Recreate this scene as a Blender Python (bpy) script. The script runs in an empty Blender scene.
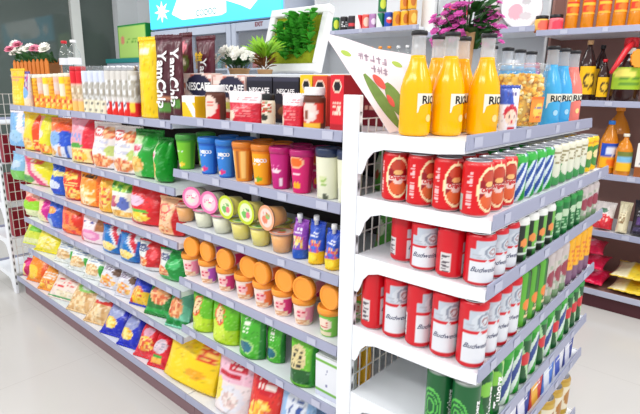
import bpy, bmesh, math, random
import numpy as np
from mathutils import Vector, Matrix

SC = bpy.context.scene
COL = SC.collection
PI = math.pi

# ---------------------------------------------------------------- camera
FPX = 502.0                       # focal length in pixels of a 640 px wide frame
CAM = np.array([-0.999, 0.0, 1.36])
_vl = np.array([(-267 - 320) / FPX, (76 - 207) / FPX, 1.0])
_vr = np.array([(775 - 320) / FPX, (92 - 207) / FPX, 1.0])
_l = _vl / np.linalg.norm(_vl)
_r = _vr - _l * (_vr @ _l)
_r /= np.linalg.norm(_r)
_d = np.cross(_r, _l)
if _d[1] < 0:
    _d = -_d
RW = np.array([_r, _l, -_d])      # camera (x right, y down, z forward) -> world
cam_data = bpy.data.cameras.new('camera')
cam_data.sensor_fit = 'HORIZONTAL'
cam_data.sensor_width = 36.0
cam_data.lens = FPX / 640 * 36.0
cam_data.clip_start = 0.05
cam_obj = bpy.data.objects.new('camera', cam_data)
COL.objects.link(cam_obj)
cam_obj.matrix_world = Matrix([[*(RW[i, 0], -RW[i, 1], -RW[i, 2]), CAM[i]] for i in range(3)] + [[0, 0, 0, 1]])
SC.camera = cam_obj

# ---------------------------------------------------------------- world and lamps
SC.view_settings.view_transform = 'Standard'
SC.view_settings.look = 'None'
SC.view_settings.gamma = 1.0
SC.view_settings.use_curve_mapping = False
SC.view_settings.exposure = 0.12
world = bpy.data.worlds.new('world')
SC.world = world
world.use_nodes = True
bg = world.node_tree.nodes['Background']
bg.inputs['Color'].default_value = (0.95, 0.97, 1.0, 1)
bg.inputs['Strength'].default_value = 0.74


def ceiling_lamp(x, y, w, h, power, z=2.75):
    d = bpy.data.lights.new('ceiling_panel_light', 'AREA')
    d.shape = 'RECTANGLE'
    d.size, d.size_y = w, h
    d.energy = power
    d.color = (1.0, 0.985, 0.96)
    o = bpy.data.objects.new('ceiling_panel_light', d)
    COL.objects.link(o)
    o.location = (x, y, z)
    return o


for _x, _y, _p in ((-2.0, 0.3, 27), (-2.0, 1.7, 27), (-2.0, 3.1, 27), (-2.0, 4.5, 22), (-0.4, -1.3, 26), (0.9, -1.3, 26), (1.75, 0.4, 18), (1.6, 2.6, 18), (1.3, 5.0, 24)):
    ceiling_lamp(_x, _y, 0.4, 1.2, _p)

# ---------------------------------------------------------------- pixel helpers: points on the real planes of the shelves
def _q(P):
    return RW.T @ (np.array(P, float) - CAM)


def _solve(axis, pix, P, vert):
    """coordinate `axis` of point P for which it projects to column (vert=0) or row (vert=1) pix"""
    k = (pix - (207 if vert else 320)) / FPX
    i = 1 if vert else 0
    P = list(P)
    P[axis] = 0.0
    a = _q(P)
    P[axis] = 1.0
    b = _q(P)
    g0 = a[i] - k * a[2]
    g1 = b[i] - k * b[2]
    return -g0 / (g1 - g0)


def col_y(px, X, z):
    return float(_solve(1, px, (X, 0, z), 0))


def col_x(px, Y, z):
    return float(_solve(0, px, (0, Y, z), 0))


def row_z(py, X, Y):
    return float(_solve(2, py, (X, Y, 0), 1))


# ---------------------------------------------------------------- colours
def lin(c):
    return tuple((v / 255 / 12.92) if v / 255 <= 0.04045 else ((v / 255 + 0.055) / 1.055) ** 2.4 for v in c)


WHITE = (245, 245, 245)

# ---------------------------------------------------------------- materials
MATS = {}


def pm(name, rgb, rough=0.5, spec=0.5, metal=0.0, var=0.05, scale=6.0, bump=0.0, coat=0.0, trans=0.0):
    """procedural surface: base colour varied a little by noise"""
    m = bpy.data.materials.new(name)
    m.use_nodes = True
    nt = m.node_tree
    b = nt.nodes['Principled BSDF']
    tc = nt.nodes.new('ShaderNodeTexCoord')
    nz = nt.nodes.new('ShaderNodeTexNoise')
    nz.inputs['Scale'].default_value = scale
    nz.inputs['Detail'].default_value = 3
    nt.links.new(tc.outputs['Object'], nz.inputs['Vector'])
    mx = nt.nodes.new('ShaderNodeMix')
    mx.data_type = 'RGBA'
    c = lin(rgb)
    mx.inputs[6].default_value = (*[v * (1 - var) for v in c], 1)
    mx.inputs[7].default_value = (*[min(1, v * (1 + var)) for v in c], 1)
    nt.links.new(nz.outputs['Fac'], mx.inputs[0])
    nt.links.new(mx.outputs[2], b.inputs['Base Color'])
    b.inputs['Roughness'].default_value = rough
    b.inputs['Metallic'].default_value = metal
    b.inputs['Specular IOR Level'].default_value = spec
    b.inputs['Coat Weight'].default_value = coat
    b.inputs['Transmission Weight'].default_value = trans
    if bump:
        bp = nt.nodes.new('ShaderNodeBump')
        bp.inputs['Strength'].default_value = bump
        bp.inputs['Distance'].default_value = 0.002
        nt.links.new(nz.outputs['Fac'], bp.inputs['Height'])
        nt.links.new(bp.outputs['Normal'], b.inputs['Normal'])
    MATS[name] = m
    return m


def printed(name, rough, spec=0.4, metal=0.0, coat=0.0, bump=0.0):
    """printed pack surface: the print is a colour attribute made by the design functions below"""
    m = bpy.data.materials.new(name)
    m.use_nodes = True
    nt = m.node_tree
    b = nt.nodes['Principled BSDF']
    at = nt.nodes.new('ShaderNodeAttribute')
    at.attribute_name = 'Print'
    nt.links.new(at.outputs['Color'], b.inputs['Base Color'])
    b.inputs['Roughness'].default_value = rough
    b.inputs['Specular IOR Level'].default_value = spec
    b.inputs['Metallic'].default_value = metal
    b.inputs['Coat Weight'].default_value = coat
    b.inputs['Coat Roughness'].default_value = 0.12
    if bump:
        tc = nt.nodes.new('ShaderNodeTexCoord')
        nz = nt.nodes.new('ShaderNodeTexNoise')
        nz.inputs['Scale'].default_value = 26
        nz.inputs['Distortion'].default_value = 1.2
        nt.links.new(tc.outputs['Object'], nz.inputs['Vector'])
        bp = nt.nodes.new('ShaderNodeBump')
        bp.inputs['Strength'].default_value = bump
        bp.inputs['Distance'].default_value = 0.006
        nt.links.new(nz.outputs['Fac'], bp.inputs['Height'])
        nt.links.new(bp.outputs['Normal'], b.inputs['Normal'])
    MATS[name] = m
    return m


def clear(name, tint=(255, 255, 255), haze=0.06, ior=1.45):
    """thin clear plastic or glass wall: see-through with mirror glints and a little haze"""
    m = bpy.data.materials.new(name)
    m.use_nodes = True
    nt = m.node_tree
    for n in list(nt.nodes):
        nt.nodes.remove(n)
    out = nt.nodes.new('ShaderNodeOutputMaterial')
    tr = nt.nodes.new('ShaderNodeBsdfTransparent')
    tr.inputs['Color'].default_value = (*lin(tint), 1)
    gl = nt.nodes.new('ShaderNodeBsdfGlossy')
    gl.inputs['Roughness'].default_value = 0.06
    df = nt.nodes.new('ShaderNodeBsdfDiffuse')
    df.inputs['Color'].default_value = (0.9, 0.9, 0.9, 1)
    lw = nt.nodes.new('ShaderNodeLayerWeight')
    lw.inputs['Blend'].default_value = 0.3
    pw = nt.nodes.new('ShaderNodeMath')
    pw.operation = 'POWER'
    pw.inputs[1].default_value = 2.5
    nt.links.new(lw.outputs['Facing'], pw.inputs[0])
    fr = nt.nodes.new('ShaderNodeMath')
    fr.operation = 'MULTIPLY_ADD'
    fr.inputs[1].default_value = 0.55
    fr.inputs[2].default_value = 0.025
    nt.links.new(pw.outputs[0], fr.inputs[0])
    m1 = nt.nodes.new('ShaderNodeMixShader')
    m1.inputs[0].default_value = haze
    nt.links.new(tr.outputs[0], m1.inputs[1])
    nt.links.new(df.outputs[0], m1.inputs[2])
    m2 = nt.nodes.new('ShaderNodeMixShader')
    nt.links.new(fr.outputs[0], m2.inputs[0])
    nt.links.new(m1.outputs[0], m2.inputs[1])
    nt.links.new(gl.outputs[0], m2.inputs[2])
    nt.links.new(m2.outputs[0], out.inputs['Surface'])
    MATS[name] = m
    return m


def glow(name, rgb, strength):
    m = pm(name, rgb, 0.4)
    b = m.node_tree.nodes['Principled BSDF']
    b.inputs['Emission Color'].default_value = (*lin(rgb), 1)
    b.inputs['Emission Strength'].default_value = strength
    return m


printed('film', 0.3, 0.38, coat=0.22, bump=0.55)
printed('card', 0.5, 0.35)
printed('can_paint', 0.3, 0.4, coat=0.12)
printed('matte_print', 0.6, 0.25)
pm('white_metal', (236, 239, 244), 0.35, 0.4, var=0.02)
pm('rail_plastic', (158, 161, 184), 0.4, 0.4, var=0.04)
pm('tag_card', (186, 188, 206), 0.6, 0.2)
pm('kick_panel_brown', (128, 98, 104), 0.4, 0.3, var=0.1)
pm('gap_shade_panel', (62, 58, 60), 0.7, 0.2)
pm('wire_chrome', (238, 232, 224), 0.35, 0.5)
pm('aluminium', (205, 205, 208), 0.28, 0.5, metal=0.85, var=0.03)
pm('tab_metal', (165, 165, 168), 0.3, 0.5, metal=0.9)
pm('black_plastic', (25, 24, 28), 0.4, 0.4)
pm('navy_plastic', (38, 52, 84), 0.3, 0.5)
pm('dark_green_plastic', (22, 70, 52), 0.3, 0.5)
pm('white_plastic', (240, 240, 240), 0.35, 0.45, var=0.02)
pm('cream_plastic', (240, 235, 215), 0.4, 0.4, var=0.02)
pm('orange_plastic', (250, 158, 52), 0.35, 0.4, var=0.03)
pm('red_plastic', (205, 28, 40), 0.35, 0.45)
pm('maroon_box', (120, 32, 44), 0.5, 0.3)
clear('clear_plastic', (250, 252, 252), 0.05)
clear('clear_glass', (252, 253, 255), 0.06)
clear('hazy_plastic', (252, 252, 252), 0.16)
pm('ink_navy', (32, 40, 92), 0.4, 0.3)
pm('ink_white', (248, 248, 248), 0.45, 0.3, var=0.01)
pm('ink_black', (28, 22, 26), 0.45, 0.3)
pm('ink_yellow', (252, 205, 30), 0.45, 0.3)
pm('ink_cream', (245, 225, 190), 0.45, 0.3)
pm('ink_red', (205, 30, 40), 0.45, 0.3)
pm('leaf_green', (84, 186, 62), 0.45, 0.4, var=0.35, scale=30)
pm('leaf_lime', (150, 205, 50), 0.45, 0.4, var=0.3, scale=30)
pm('leaf_dark', (44, 92, 40), 0.5, 0.35, var=0.35, scale=30)
pm('stem_brown', (130, 84, 48), 0.7, 0.2)
pm('petal_white', (252, 250, 240), 0.6, 0.2, var=0.03)
pm('petal_pink', (240, 150, 175), 0.6, 0.2, var=0.12)
pm('petal_magenta', (216, 92, 178), 0.6, 0.2, var=0.25, scale=25)
pm('moss', (146, 156, 40), 0.95, 0.05, var=0.4, scale=60, bump=0.8)
pm('basket_orange', (222, 128, 48), 0.6, 0.3, var=0.12)
pm('tan_wrap', (190, 150, 108), 0.7, 0.2)

# ---------------------------------------------------------------- mesh builder
class MB:
    def __init__(self):
        self.v, self.f, self.c = [], [], []
        self.sm = []

    def add(self, vs, fs, cols=None, smooth=False):
        o = len(self.v)
        self.v += [tuple(p) for p in vs]
        self.f += [tuple(i + o for i in f) for f in fs]
        self.sm += [smooth] * len(fs)
        if cols is None:
            cols = [(200, 200, 200)] * len(vs)
        self.c += list(cols)
        return self

    def box(self, x0, x1, y0, y1, z0, z1, col=None, ch=0.0):
        ch = min(ch, abs(x1 - x0) * .45, abs(y1 - y0) * .45, abs(z1 - z0) * .45)
        if ch <= 0:
            vs = [(x, y, z) for x in (x0, x1) for y in (y0, y1) for z in (z0, z1)]
            fs = [(0, 1, 3, 2), (4, 6, 7, 5), (0, 4, 5, 1), (2, 3, 7, 6), (0, 2, 6, 4), (1, 5, 7, 3)]
            return self.add(vs, fs, [col] * 8 if col else None)
        b = bmesh.new()
        bmesh.ops.create_cube(b, size=1)
        for v in b.verts:
            v.co = ((x0 + x1) / 2 + v.co.x * (x1 - x0), (y0 + y1) / 2 + v.co.y * (y1 - y0), (z0 + z1) / 2 + v.co.z * (z1 - z0))
        bmesh.ops.bevel(b, geom=list(b.edges), offset=ch, segments=1, affect='EDGES')
        b.verts.index_update()
        vs = [tuple(v.co) for v in b.verts]
        fs = [tuple(v.index for v in f.verts) for f in b.faces]
        b.free()
        return self.add(vs, fs, [col] * len(vs) if col else None)

    def lathe(self, prof, segs=28, colf=None, cx=0.0, cy=0.0, cap0=True, cap1=True, smooth=True):
        """prof: list of (r, z); colf(u, z) with u=0.5 facing -X, growing towards -Y"""
        vs, cs, fs = [], [], []
        n = segs
        for (r, z) in prof:
            for k in range(n):
                ph = (k / n - .5) * 2 * PI
                vs.append((cx - r * math.cos(ph), cy - r * math.sin(ph), z))
                cs.append(colf(k / n, z) if colf else (200, 200, 200))
        for i in range(len(prof) - 1):
            for k in range(n):
                a, b = i * n + k, i * n + (k + 1) % n
                fs.append((a, a + n, b + n, b))
        self.add(vs, fs, cs, smooth)
        o = len(self.v) - len(vs)
        if cap0:
            self.f.append(tuple(o + k for k in range(n)))
            self.sm.append(False)
        if cap1:
            q = o + (len(prof) - 1) * n
            self.f.append(tuple(q + n - 1 - k for k in range(n)))
            self.sm.append(False)
        return self

    def tube(self, pts, r, segs=6, col=None, rs=None):
        pts = [Vector(p) for p in pts]
        rings = []
        for i, p in enumerate(pts):
            t = (pts[min(i + 1, len(pts) - 1)] - pts[max(i - 1, 0)]).normalized()
            a = t.orthogonal().normalized() if i == 0 else (a - t * a.dot(t)).normalized()
            b = t.cross(a)
            rr = rs[i] if rs else r
            rings.append([p + (a * math.cos(2 * PI * k / segs) + b * math.sin(2 * PI * k / segs)) * rr for k in range(segs)])
        vs = [v for g in rings for v in g]
        fs = []
        for i in range(len(pts) - 1):
            for k in range(segs):
                k2 = (k + 1) % segs
                fs.append((i * segs + k, i * segs + k2, (i + 1) * segs + k2, (i + 1) * segs + k))
        fs.append(tuple(range(segs - 1, -1, -1)))
        fs.append(tuple((len(pts) - 1) * segs + k for k in range(segs)))
        return self.add(vs, fs, [col] * len(vs) if col else None, smooth=segs > 4)

    def prism(self, poly, a0, a1, axis):
        """poly of 2-D points pushed from a0 to a1 along axis 0 (poly = y,z), 1 (x,z) or 2 (x,y)"""
        def P(p, a):
            return (a, p[0], p[1]) if axis == 0 else (p[0], a, p[1]) if axis == 1 else (p[0], p[1], a)
        n = len(poly)
        vs = [P(p, a0) for p in poly] + [P(p, a1) for p in poly]
        fs = [tuple(range(n)), tuple(range(2 * n - 1, n - 1, -1))]
        fs += [(i, n + i, n + (i + 1) % n, (i + 1) % n) for i in range(n)]
        return self.add(vs, fs)

    def map(self, fn):
        self.v = [tuple(fn(Vector(p))) for p in self.v]
        return self

    def build(self, name, mat):
        me = bpy.data.meshes.new(name)
        me.from_pydata(self.v, [], self.f)
        me.polygons.foreach_set('use_smooth', self.sm)
        if MATS[mat].node_tree.nodes.get('Attribute'):
            at = me.attributes.new('Print', 'FLOAT_COLOR', 'POINT')
            cache = {}
            buf = np.ones((len(self.v), 4), np.float32)
            for i, c in enumerate(self.c):
                if c not in cache:
                    cache[c] = lin(c)
                buf[i, :3] = cache[c]
            at.data.foreach_set('color', buf.ravel())
        me.materials.append(MATS[mat])
        bm = bmesh.new()
        bm.from_mesh(me)
        bmesh.ops.recalc_face_normals(bm, faces=bm.faces)
        bm.to_mesh(me)
        bm.free()
        me.update()
        return me


# ---------------------------------------------------------------- objects
def link(name, mesh, parent=None, label=None):
    o = bpy.data.objects.new(name, mesh)
    COL.objects.link(o)
    if parent is not None:
        o.parent = parent
    if label:
        o['label'] = label
    return o


def struct(name, mesh):
    o = link(name, mesh)
    o['kind'] = 'structure'
    return o


def thing(name, label, cat, loc=(0, 0, 0), rz=0.0, group=None):
    o = bpy.data.objects.new(name, None)
    o.empty_display_size = 0.05
    COL.objects.link(o)
    o.location = loc
    o.rotation_euler = (0, 0, rz)
    o['label'] = label
    o['category'] = cat
    if group:
        o['group'] = group
    return o


def inst(name, parts, label, cat, loc, rz=0.0, group=None):
    """a thing from shared part meshes: parts = [(name, mesh, [sub-parts])]"""
    t = thing(name, label, cat, loc, rz, group)
    for p in parts:
        o = link(p[0], p[1], t)
        for s in (p[2] if len(p) > 2 else ()):
            link(s[0], s[1], o)
    return t


ORD = 'first second third fourth fifth sixth seventh eighth ninth tenth eleventh twelfth thirteenth fourteenth fifteenth sixteenth'.split()

# ---------------------------------------------------------------- lettering
_tc = {}


def text_flat(s, size, shear=0.0, bold=0.0, spacing=1.0):
    """flat letters centred on the origin: list of (x, y), faces"""
    key = (s, size, shear, bold, spacing)
    if key in _tc:
        return _tc[key]
    cu = bpy.data.curves.new('lettering', 'FONT')
    cu.body = s
    cu.size = size
    cu.shear = shear
    cu.offset = bold
    cu.space_character = spacing
    cu.align_x = 'CENTER'
    cu.align_y = 'CENTER'
    cu.resolution_u = 3
    o = bpy.data.objects.new('lettering', cu)
    COL.objects.link(o)
    dg = bpy.context.evaluated_depsgraph_get()
    dg.update()
    me = bpy.data.meshes.new_from_object(o.evaluated_get(dg))
    vs = [(v.co.x, v.co.y) for v in me.vertices]
    fs = [tuple(p.vertices) for p in me.polygons]
    bpy.data.objects.remove(o)
    bpy.data.curves.remove(cu)
    bpy.data.meshes.remove(me)
    if vs:
        cx = (min(v[0] for v in vs) + max(v[0] for v in vs)) / 2
        cy = (min(v[1] for v in vs) + max(v[1] for v in vs)) / 2
        vs = [(x - cx, y - cy) for x, y in vs]
    _tc[key] = (vs, fs)
    return _tc[key]


def text_round(name, s, size, r, z, mat, u=0.5, shear=0.0, bold=0.0, vertical=False, lift=0.0007, rtop=None, h=None):
    """letters wrapped on a round wall of radius r (or cone r -> rtop over height h)"""
    vs, fs = text_flat(s, size, shear, bold)
    out = []
    for x, y in vs:
        if vertical:
            x, y = -y, x
        zz = z + y
        rr = r if rtop is None else r + (rtop - r) * zz / h
        ph = x / rr + (u - .5) * 2 * PI
        out.append((-(rr + lift) * math.cos(ph), -(rr + lift) * math.sin(ph), zz))
    return MB().add(out, fs).build(name, mat)


def text_plane(name, s, size, x, y, z, mat, shear=0.0, bold=0.0, vertical=False, lift=0.0012, fn=None):
    """letters on a front that faces -X, centred at y, z (fn(y, z) gives the front's x)"""
    vs, fs = text_flat(s, size, shear, bold)
    out = []
    for a, b in vs:
        if vertical:
            a, b = b, -a
        yy, zz = y - a, z + b
        out.append(((fn(yy, zz) if fn else x) - lift, yy, zz))
    return MB().add(out, fs).build(name, mat)


# ---------------------------------------------------------------- print designs
def hsh(*a):
    h = 0
    for x in a:
        h = (h * 31 + int(x) * 374761393 + 668265263) & 0xffffffff
        h ^= h >> 13
        h = (h * 1274126177) & 0xffffffff
    return (h & 0xffff) / 65535


def D(base, *shapes):
    """a print: colour as a function of u (across, 0..1) and v (up, 0..1); later shapes lie over earlier ones"""
    def f(u, v):
        c = base
        for s in shapes:
            k = s[0]
            if k == 'r':
                if s[1] <= u <= s[3] and s[2] <= v <= s[4]:
                    c = s[5]
            elif k == 'e':
                if ((u - s[1]) / s[3]) ** 2 + ((v - s[2]) / s[4]) ** 2 <= 1:
                    c = s[5]
            elif k == 'o':                    # ring
                q = ((u - s[1]) / s[3]) ** 2 + ((v - s[2]) / s[4]) ** 2
                if s[6] ** 2 <= q <= 1:
                    c = s[5]
            elif k == 'd':                    # slanted band a <= u + m v <= b
                if s[1] <= u + s[3] * v <= s[2]:
                    c = s[4]
            elif k == 'food':                 # heap of mottled pieces
                if ((u - s[1]) / s[3]) ** 2 + ((v - s[2]) / s[4]) ** 2 <= 1:
                    g = hsh(u * 13, v * 15, s[1] * 97)
                    c = s[5][int(g * len(s[5])) % len(s[5])]
            elif k == 'w':                    # small print: broken strokes
                if s[1] <= u <= s[3] and s[2] <= v <= s[4]:
                    n = s[6]
                    row = (v - s[2]) / (s[4] - s[2]) * n
                    if row % 1 < .62 and hsh(u * 26, row, s[1] * 53) > .36:
                        c = s[5]
            elif k == 'm':                    # mottled all over a rectangle
                if s[1] <= u <= s[3] and s[2] <= v <= s[4]:
                    c = s[5][int(hsh(u * s[6], v * s[6], 7) * len(s[5])) % len(s[5])]
        return c
    return f


# ---------------------------------------------------------------- packs
def pouch_front(w, h, t, kind):
    """x of the front skin at (s in -1..1, v in 0..1), and half-width"""
    def T(v):
        v = min(max(v, 0), 1)
        if kind == 'gusset':
            return t / 2 * max(0.0, 1 - v ** 2.4) ** .7 + .002
        if kind == 'stand':
            return t / 2 * (max(0.0, math.sin(PI * (0.16 + 0.84 * v))) ** .75) + .002
        return t / 2 * max(0.0, math.sin(PI * v)) ** .8 + .002

    def W(v):
        return w / 2 * (1 - .10 * T(v) / (t / 2 + .002))

    def X(s, v):
        return -T(v) * max(0.0, 1 - abs(s) ** 2.2) ** .8
    return T, W, X


def speck(c, i, j, seed):
    """fine print: scattered lighter and darker flecks"""
    g = hsh(i, j, seed)
    if g > .93:
        return tuple(int(v + (255 - v) * .22) for v in c)
    if g < .05:
        return tuple(int(v * .86) for v in c)
    return c


def pouch(w, h, t, design, back, seal=None, kind='stand', tilt=0.0, seed=0, roll=0.0, seal_h=.045, letters=None):
    """a filled bag with crimped seals; returns [(part, mesh, subs)]; front faces -X, stands on z = 0"""
    rnd = random.Random(seed)
    NU, NV, NB = 22, 26, 8
    T, W, X = pouch_front(w, h, t, kind)
    sh = seal_h * h
    z0 = sh * .8 if kind == 'pillow' else 0.0
    hb = h - sh - z0
    ph = [rnd.uniform(0, 6.3) for _ in range(6)]
    amp = t * .085

    def wr(s, v):
        e = math.exp(-v * 5) * (kind == 'pillow') + math.exp(-(1 - v) * 5)
        return amp * (1.4 * e * math.sin(9 * s + ph[0]) + .5 * math.sin(5 * s + 4 * v + ph[1]) + .45 * math.sin(9 * v - 3 * s + ph[2]))
    vs, cs, fs = [], [], []
    n = NU + NB
    for j in range(NV + 1):
        v = j / NV
        for i in range(NU):
            s = -1 + 2 * i / (NU - 1)
            edge = 1 - abs(s) ** 6
            vs.append((X(s, v) + wr(s, v) * edge * min(1, 8 * v + .2) * min(1, 8 * (1 - v)), -s * W(v), z0 + v * hb))
            cs.append(speck(design(i / (NU - 1), v), i, j, seed))
        for i in range(NB):
            s = 1 - 2 * (i + .5) / NB
            vs.append((-X(s, v), -s * W(v), z0 + v * hb))
            cs.append(back)
    for j in range(NV):
        for i in range(n):
            k = (i + 1) % n
            fs.append((j * n + i, j * n + k, (j + 1) * n + k, (j + 1) * n + i))
    fs.append(tuple(range(n - 1, -1, -1)))
    fs.append(tuple(NV * n + i for i in range(n)))
    body = MB().add(vs, fs, cs, True)

    def strip(za, zb, up):
        m = MB()
        q = []
        N = 25
        for j, z in enumerate((za, zb)):
            for side in (-1, 1):
                for i in range(N):
                    y = w / 2 * (1 - 2 * i / (N - 1))
                    zz = z
                    if (j == 1) == up:
                        zz += (.0025 if i % 2 else 0) * (1 if up else -1)
                    q.append((.0022 * math.sin(i * 1.9 + ph[3]) + side * .0011, y, zz))
        f = []
        for i in range(N - 1):
            f += [(i, i + 1, 2 * N + i + 1, 2 * N + i), (N + i, 3 * N + i, 3 * N + i + 1, N + i + 1), (2 * N + i, 2 * N + i + 1, 3 * N + i + 1, 3 * N + i), (i, N + i, N + i + 1, i + 1)]
        f += [(0, 2 * N, 3 * N, N), (N - 1, 2 * N - 1, 4 * N - 1, 3 * N - 1)]
        return m.add(q, f, [seal or design(.5, .97)] * len(q), True)
    ms = [('body', body), ('top_seal', strip(z0 + hb - .002, h, True))]
    if kind == 'pillow':
        ms.append(('bottom_seal', strip(0, z0 + .002, False)))
    if letters:
        for (txt, size, u, v, mat, shear, bold, vert) in letters:
            a, b = text_flat(txt, size, shear, bold)
            out = []
            for x, y in a:
                if vert:
                    x, y = y, -x
                yy, zz = (0.5 - u) * w - x, z0 + v * hb + y
                vv = (zz - z0) / hb
                out.append((X(max(-1, min(1, -yy / W(vv))), vv) - amp * 1.2 - .001, yy, zz))
            ms.append(('lettering', MB().add(out, b), mat))
    R = Matrix.Rotation(tilt, 3, 'Y') @ Matrix.Rotation(roll, 3, 'X')
    allv = [R @ Vector(p) for m in ms for p in m[1].v]
    mz, mx = min(p.z for p in allv), min(p.x for p in allv)
    off = Vector((-mx, 0, -mz))
    parts = []
    for m in ms:
        m[1].map(lambda p: R @ p + off)
        parts.append((m[0], m[1].build(m[0], m[2] if len(m) > 2 else 'film')))
    # lettering is printed on the body: a sub-part of it
    subs = [p for p in parts if p[0] == 'lettering']
    return [(parts[0][0], parts[0][1], subs)] + [p for p in parts[1:] if p[0] != 'lettering']


def carton(w, d, h, design, side, top, letters=(), mat='card'):
    """a printed box; front faces -X with its face at x = 0"""
    m = MB()
    m.box(0, d, -w / 2, w / 2, 0, h, side, ch=.0012)
    m.box(0, d, -w / 2 + .0012, w / 2 - .0012, h - .0015, h + .0002, top)
    nu, nv = 24, 30
    vs = [(-.0004, w / 2 - w * i / nu, h * j / nv) for j in range(nv + 1) for i in range(nu + 1)]
    cs = [design(i / nu, j / nv) for j in range(nv + 1) for i in range(nu + 1)]
    fs = [(j * (nu + 1) + i, j * (nu + 1) + i + 1, (j + 1) * (nu + 1) + i + 1, (j + 1) * (nu + 1) + i) for j in range(nv) for i in range(nu)]
    m.add(vs, fs, cs)
    subs = [('lettering', text_plane('lettering', t, s, 0, (.5 - u) * w, v * h, mt, sh, bo, ve)) for (t, s, u, v, mt, sh, bo, ve) in letters]
    fl = MB().box(d * .08, d * .92, -w * .46, w * .46, h, h + .0012, top)
    return [('box_body', m.build('box_body', mat), subs), ('top_flap', fl.build('top_flap', mat))]


def cup(h, r0, r1, design, lidmat, lid_h=.02, rim=.003, dome=False, label_mat='card', straw=False, subs=()):
    """tapered paper or plastic cup with a pressed-on lid"""
    rows = 22
    prof = [(r0 * .94, 0), (r0, .003)] + [(r0 + (r1 - r0) * (k / rows), .003 + (h - lid_h - .003) * k / rows) for k in range(1, rows + 1)]
    hh = h - lid_h
    b = MB().lathe(prof, 36, lambda u, z: design(u, z / hh), cap1=True)
    lp = [(r1 + rim, hh - .004), (r1 + rim + .001, hh + lid_h * .5), (r1 + rim, h - .003), (r1 + rim - .002, h), (r1 - .004, h), (r1 - .006, h - .003)]
    if dome:
        lp = [(r1 + rim, hh - .004), (r1 + rim + .001, hh + lid_h * .35), (r1 + rim * .5, hh + lid_h * .4), (r1 - .002, h - .002), (r1 - .004, h), (r1 - .007, h - .002)]
    l = MB().lathe(lp, 36)
    return [('cup_body', b.build('cup_body', label_mat), list(subs)), ('cup_lid', l.build('cup_lid', lidmat))]


def can_parts(h, r, design, letters=(), rim_col=(205, 205, 205)):
    """drinks can: painted body, aluminium end with a pull tab, wrapped lettering"""
    rows = 36
    zb, zt = .006, h - .011
    prof = [(r * .78, 0.0), (r * .82, .0005), (r * .97, zb)]
    prof += [(r, zb + .004 + (zt - zb - .004) * k / rows) for k in range(rows + 1)]
    prof += [(r * .93, h - .005), (r * .85, h - .0025)]

    def colf(u, z):
        if z < .0035:
            return rim_col
        return design(u, z / h)
    body = MB().lathe(prof, 64, colf, cap1=False).build('can_body', 'can_paint')
    lp = [(r * .84, h - .003), (r * .87, h - .0005), (r * .855, h), (r * .83, h - .0005), (r * .8, h - .005), (r * .5, h - .0046), (r * .02, h - .0044)]
    lid = MB().lathe(lp, 36, cap0=False).build('can_end', 'aluminium')
    tb = MB()
    a = [(math.cos(q) * .011 - .006, math.sin(q) * .0075) for q in np.linspace(0, 2 * PI, 14)[:-1]]
    tb.prism(a, h - .0042, h - .003, 2)
    tab = tb.build('pull_tab', 'tab_metal')
    subs = []
    for (t, s, u, v, mt, sh, bo, ve) in letters:
        subs.append(('lettering', text_round('lettering', t, s, r, v * h, mt, u, sh, bo, ve)))
    return [('can_body', body, subs), ('can_end', lid, [('pull_tab', tab)])]

# ================================================================ the room
def tile_floor():
    m = pm('floor_tiles', (208, 205, 201), 0.16, 0.5, var=0.025, scale=1.3)
    nt = m.node_tree
    b = nt.nodes['Principled BSDF']
    src = b.inputs['Base Color'].links[0].from_socket
    tc = nt.nodes.new('ShaderNodeTexCoord')
    br = nt.nodes.new('ShaderNodeTexBrick')
    br.offset = 0.0
    br.inputs['Scale'].default_value = 1.0
    br.inputs['Brick Width'].default_value = 0.8
    br.inputs['Row Height'].default_value = 0.8
    br.inputs['Mortar Size'].default_value = 0.0022
    br.inputs['Mortar Smooth'].default_value = 0.3
    nt.links.new(tc.outputs['Object'], br.inputs['Vector'])
    nt.links.new(src, br.inputs['Color1'])
    nt.links.new(src, br.inputs['Color2'])
    br.inputs['Mortar'].default_value = (*lin((196, 192, 188)), 1)
    nt.links.new(br.outputs['Color'], b.inputs['Base Color'])


tile_floor()
pm('wall_paint', (222, 224, 226), 0.7, 0.2, var=0.02)
pm('window_glass_dark', (88, 98, 93), 0.06, 0.5, var=0.3, scale=0.8)
pm('frame_white', (225, 226, 222), 0.4, 0.3, var=0.03)
pm('brown_board', (152, 116, 108), 0.6, 0.2, var=0.08)
pm('brown_kick', (84, 44, 50), 0.45, 0.3, var=0.08)
pm('fridge_grey', (178, 186, 202), 0.35, 0.4, var=0.03)
pm('fridge_inside', (196, 206, 218), 0.5, 0.3)
pm('teal_trim', (40, 140, 140), 0.4, 0.3)
struct('floor', MB().box(-4.0, 3.2, -2.2, 7.3, -0.05, 0.0).build('floor', 'floor_tiles'))
struct('wall_right', MB().box(2.92, 3.0, -1.6, 7.3, 0, 2.9).build('wall_right', 'wall_paint'))
struct('wall_back', MB().box(2.62, 2.92, 6.9, 7.2, 0, 2.9).box(-4.0, 0.2, 7.0, 7.2, 0, 2.9).build('wall_back', 'wall_paint'))
_w = bpy.data.objects.new('window_1', None)
COL.objects.link(_w)
_w['kind'] = 'structure'
link('window_glass', MB().box(0.2, 2.03, 7.04, 7.06, 0.05, 2.75).box(2.15, 2.62, 7.04, 7.06, 0.05, 2.75).build('window_glass', 'window_glass_dark'), _w)
link('window_frame', MB().box(2.03, 2.15, 6.98, 7.1, 0, 2.85).box(0.2, 2.62, 6.98, 7.1, 2.75, 2.9).box(0.2, 2.62, 6.98, 7.1, 0, 0.05).build('window_frame', 'frame_white'), _w)

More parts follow.
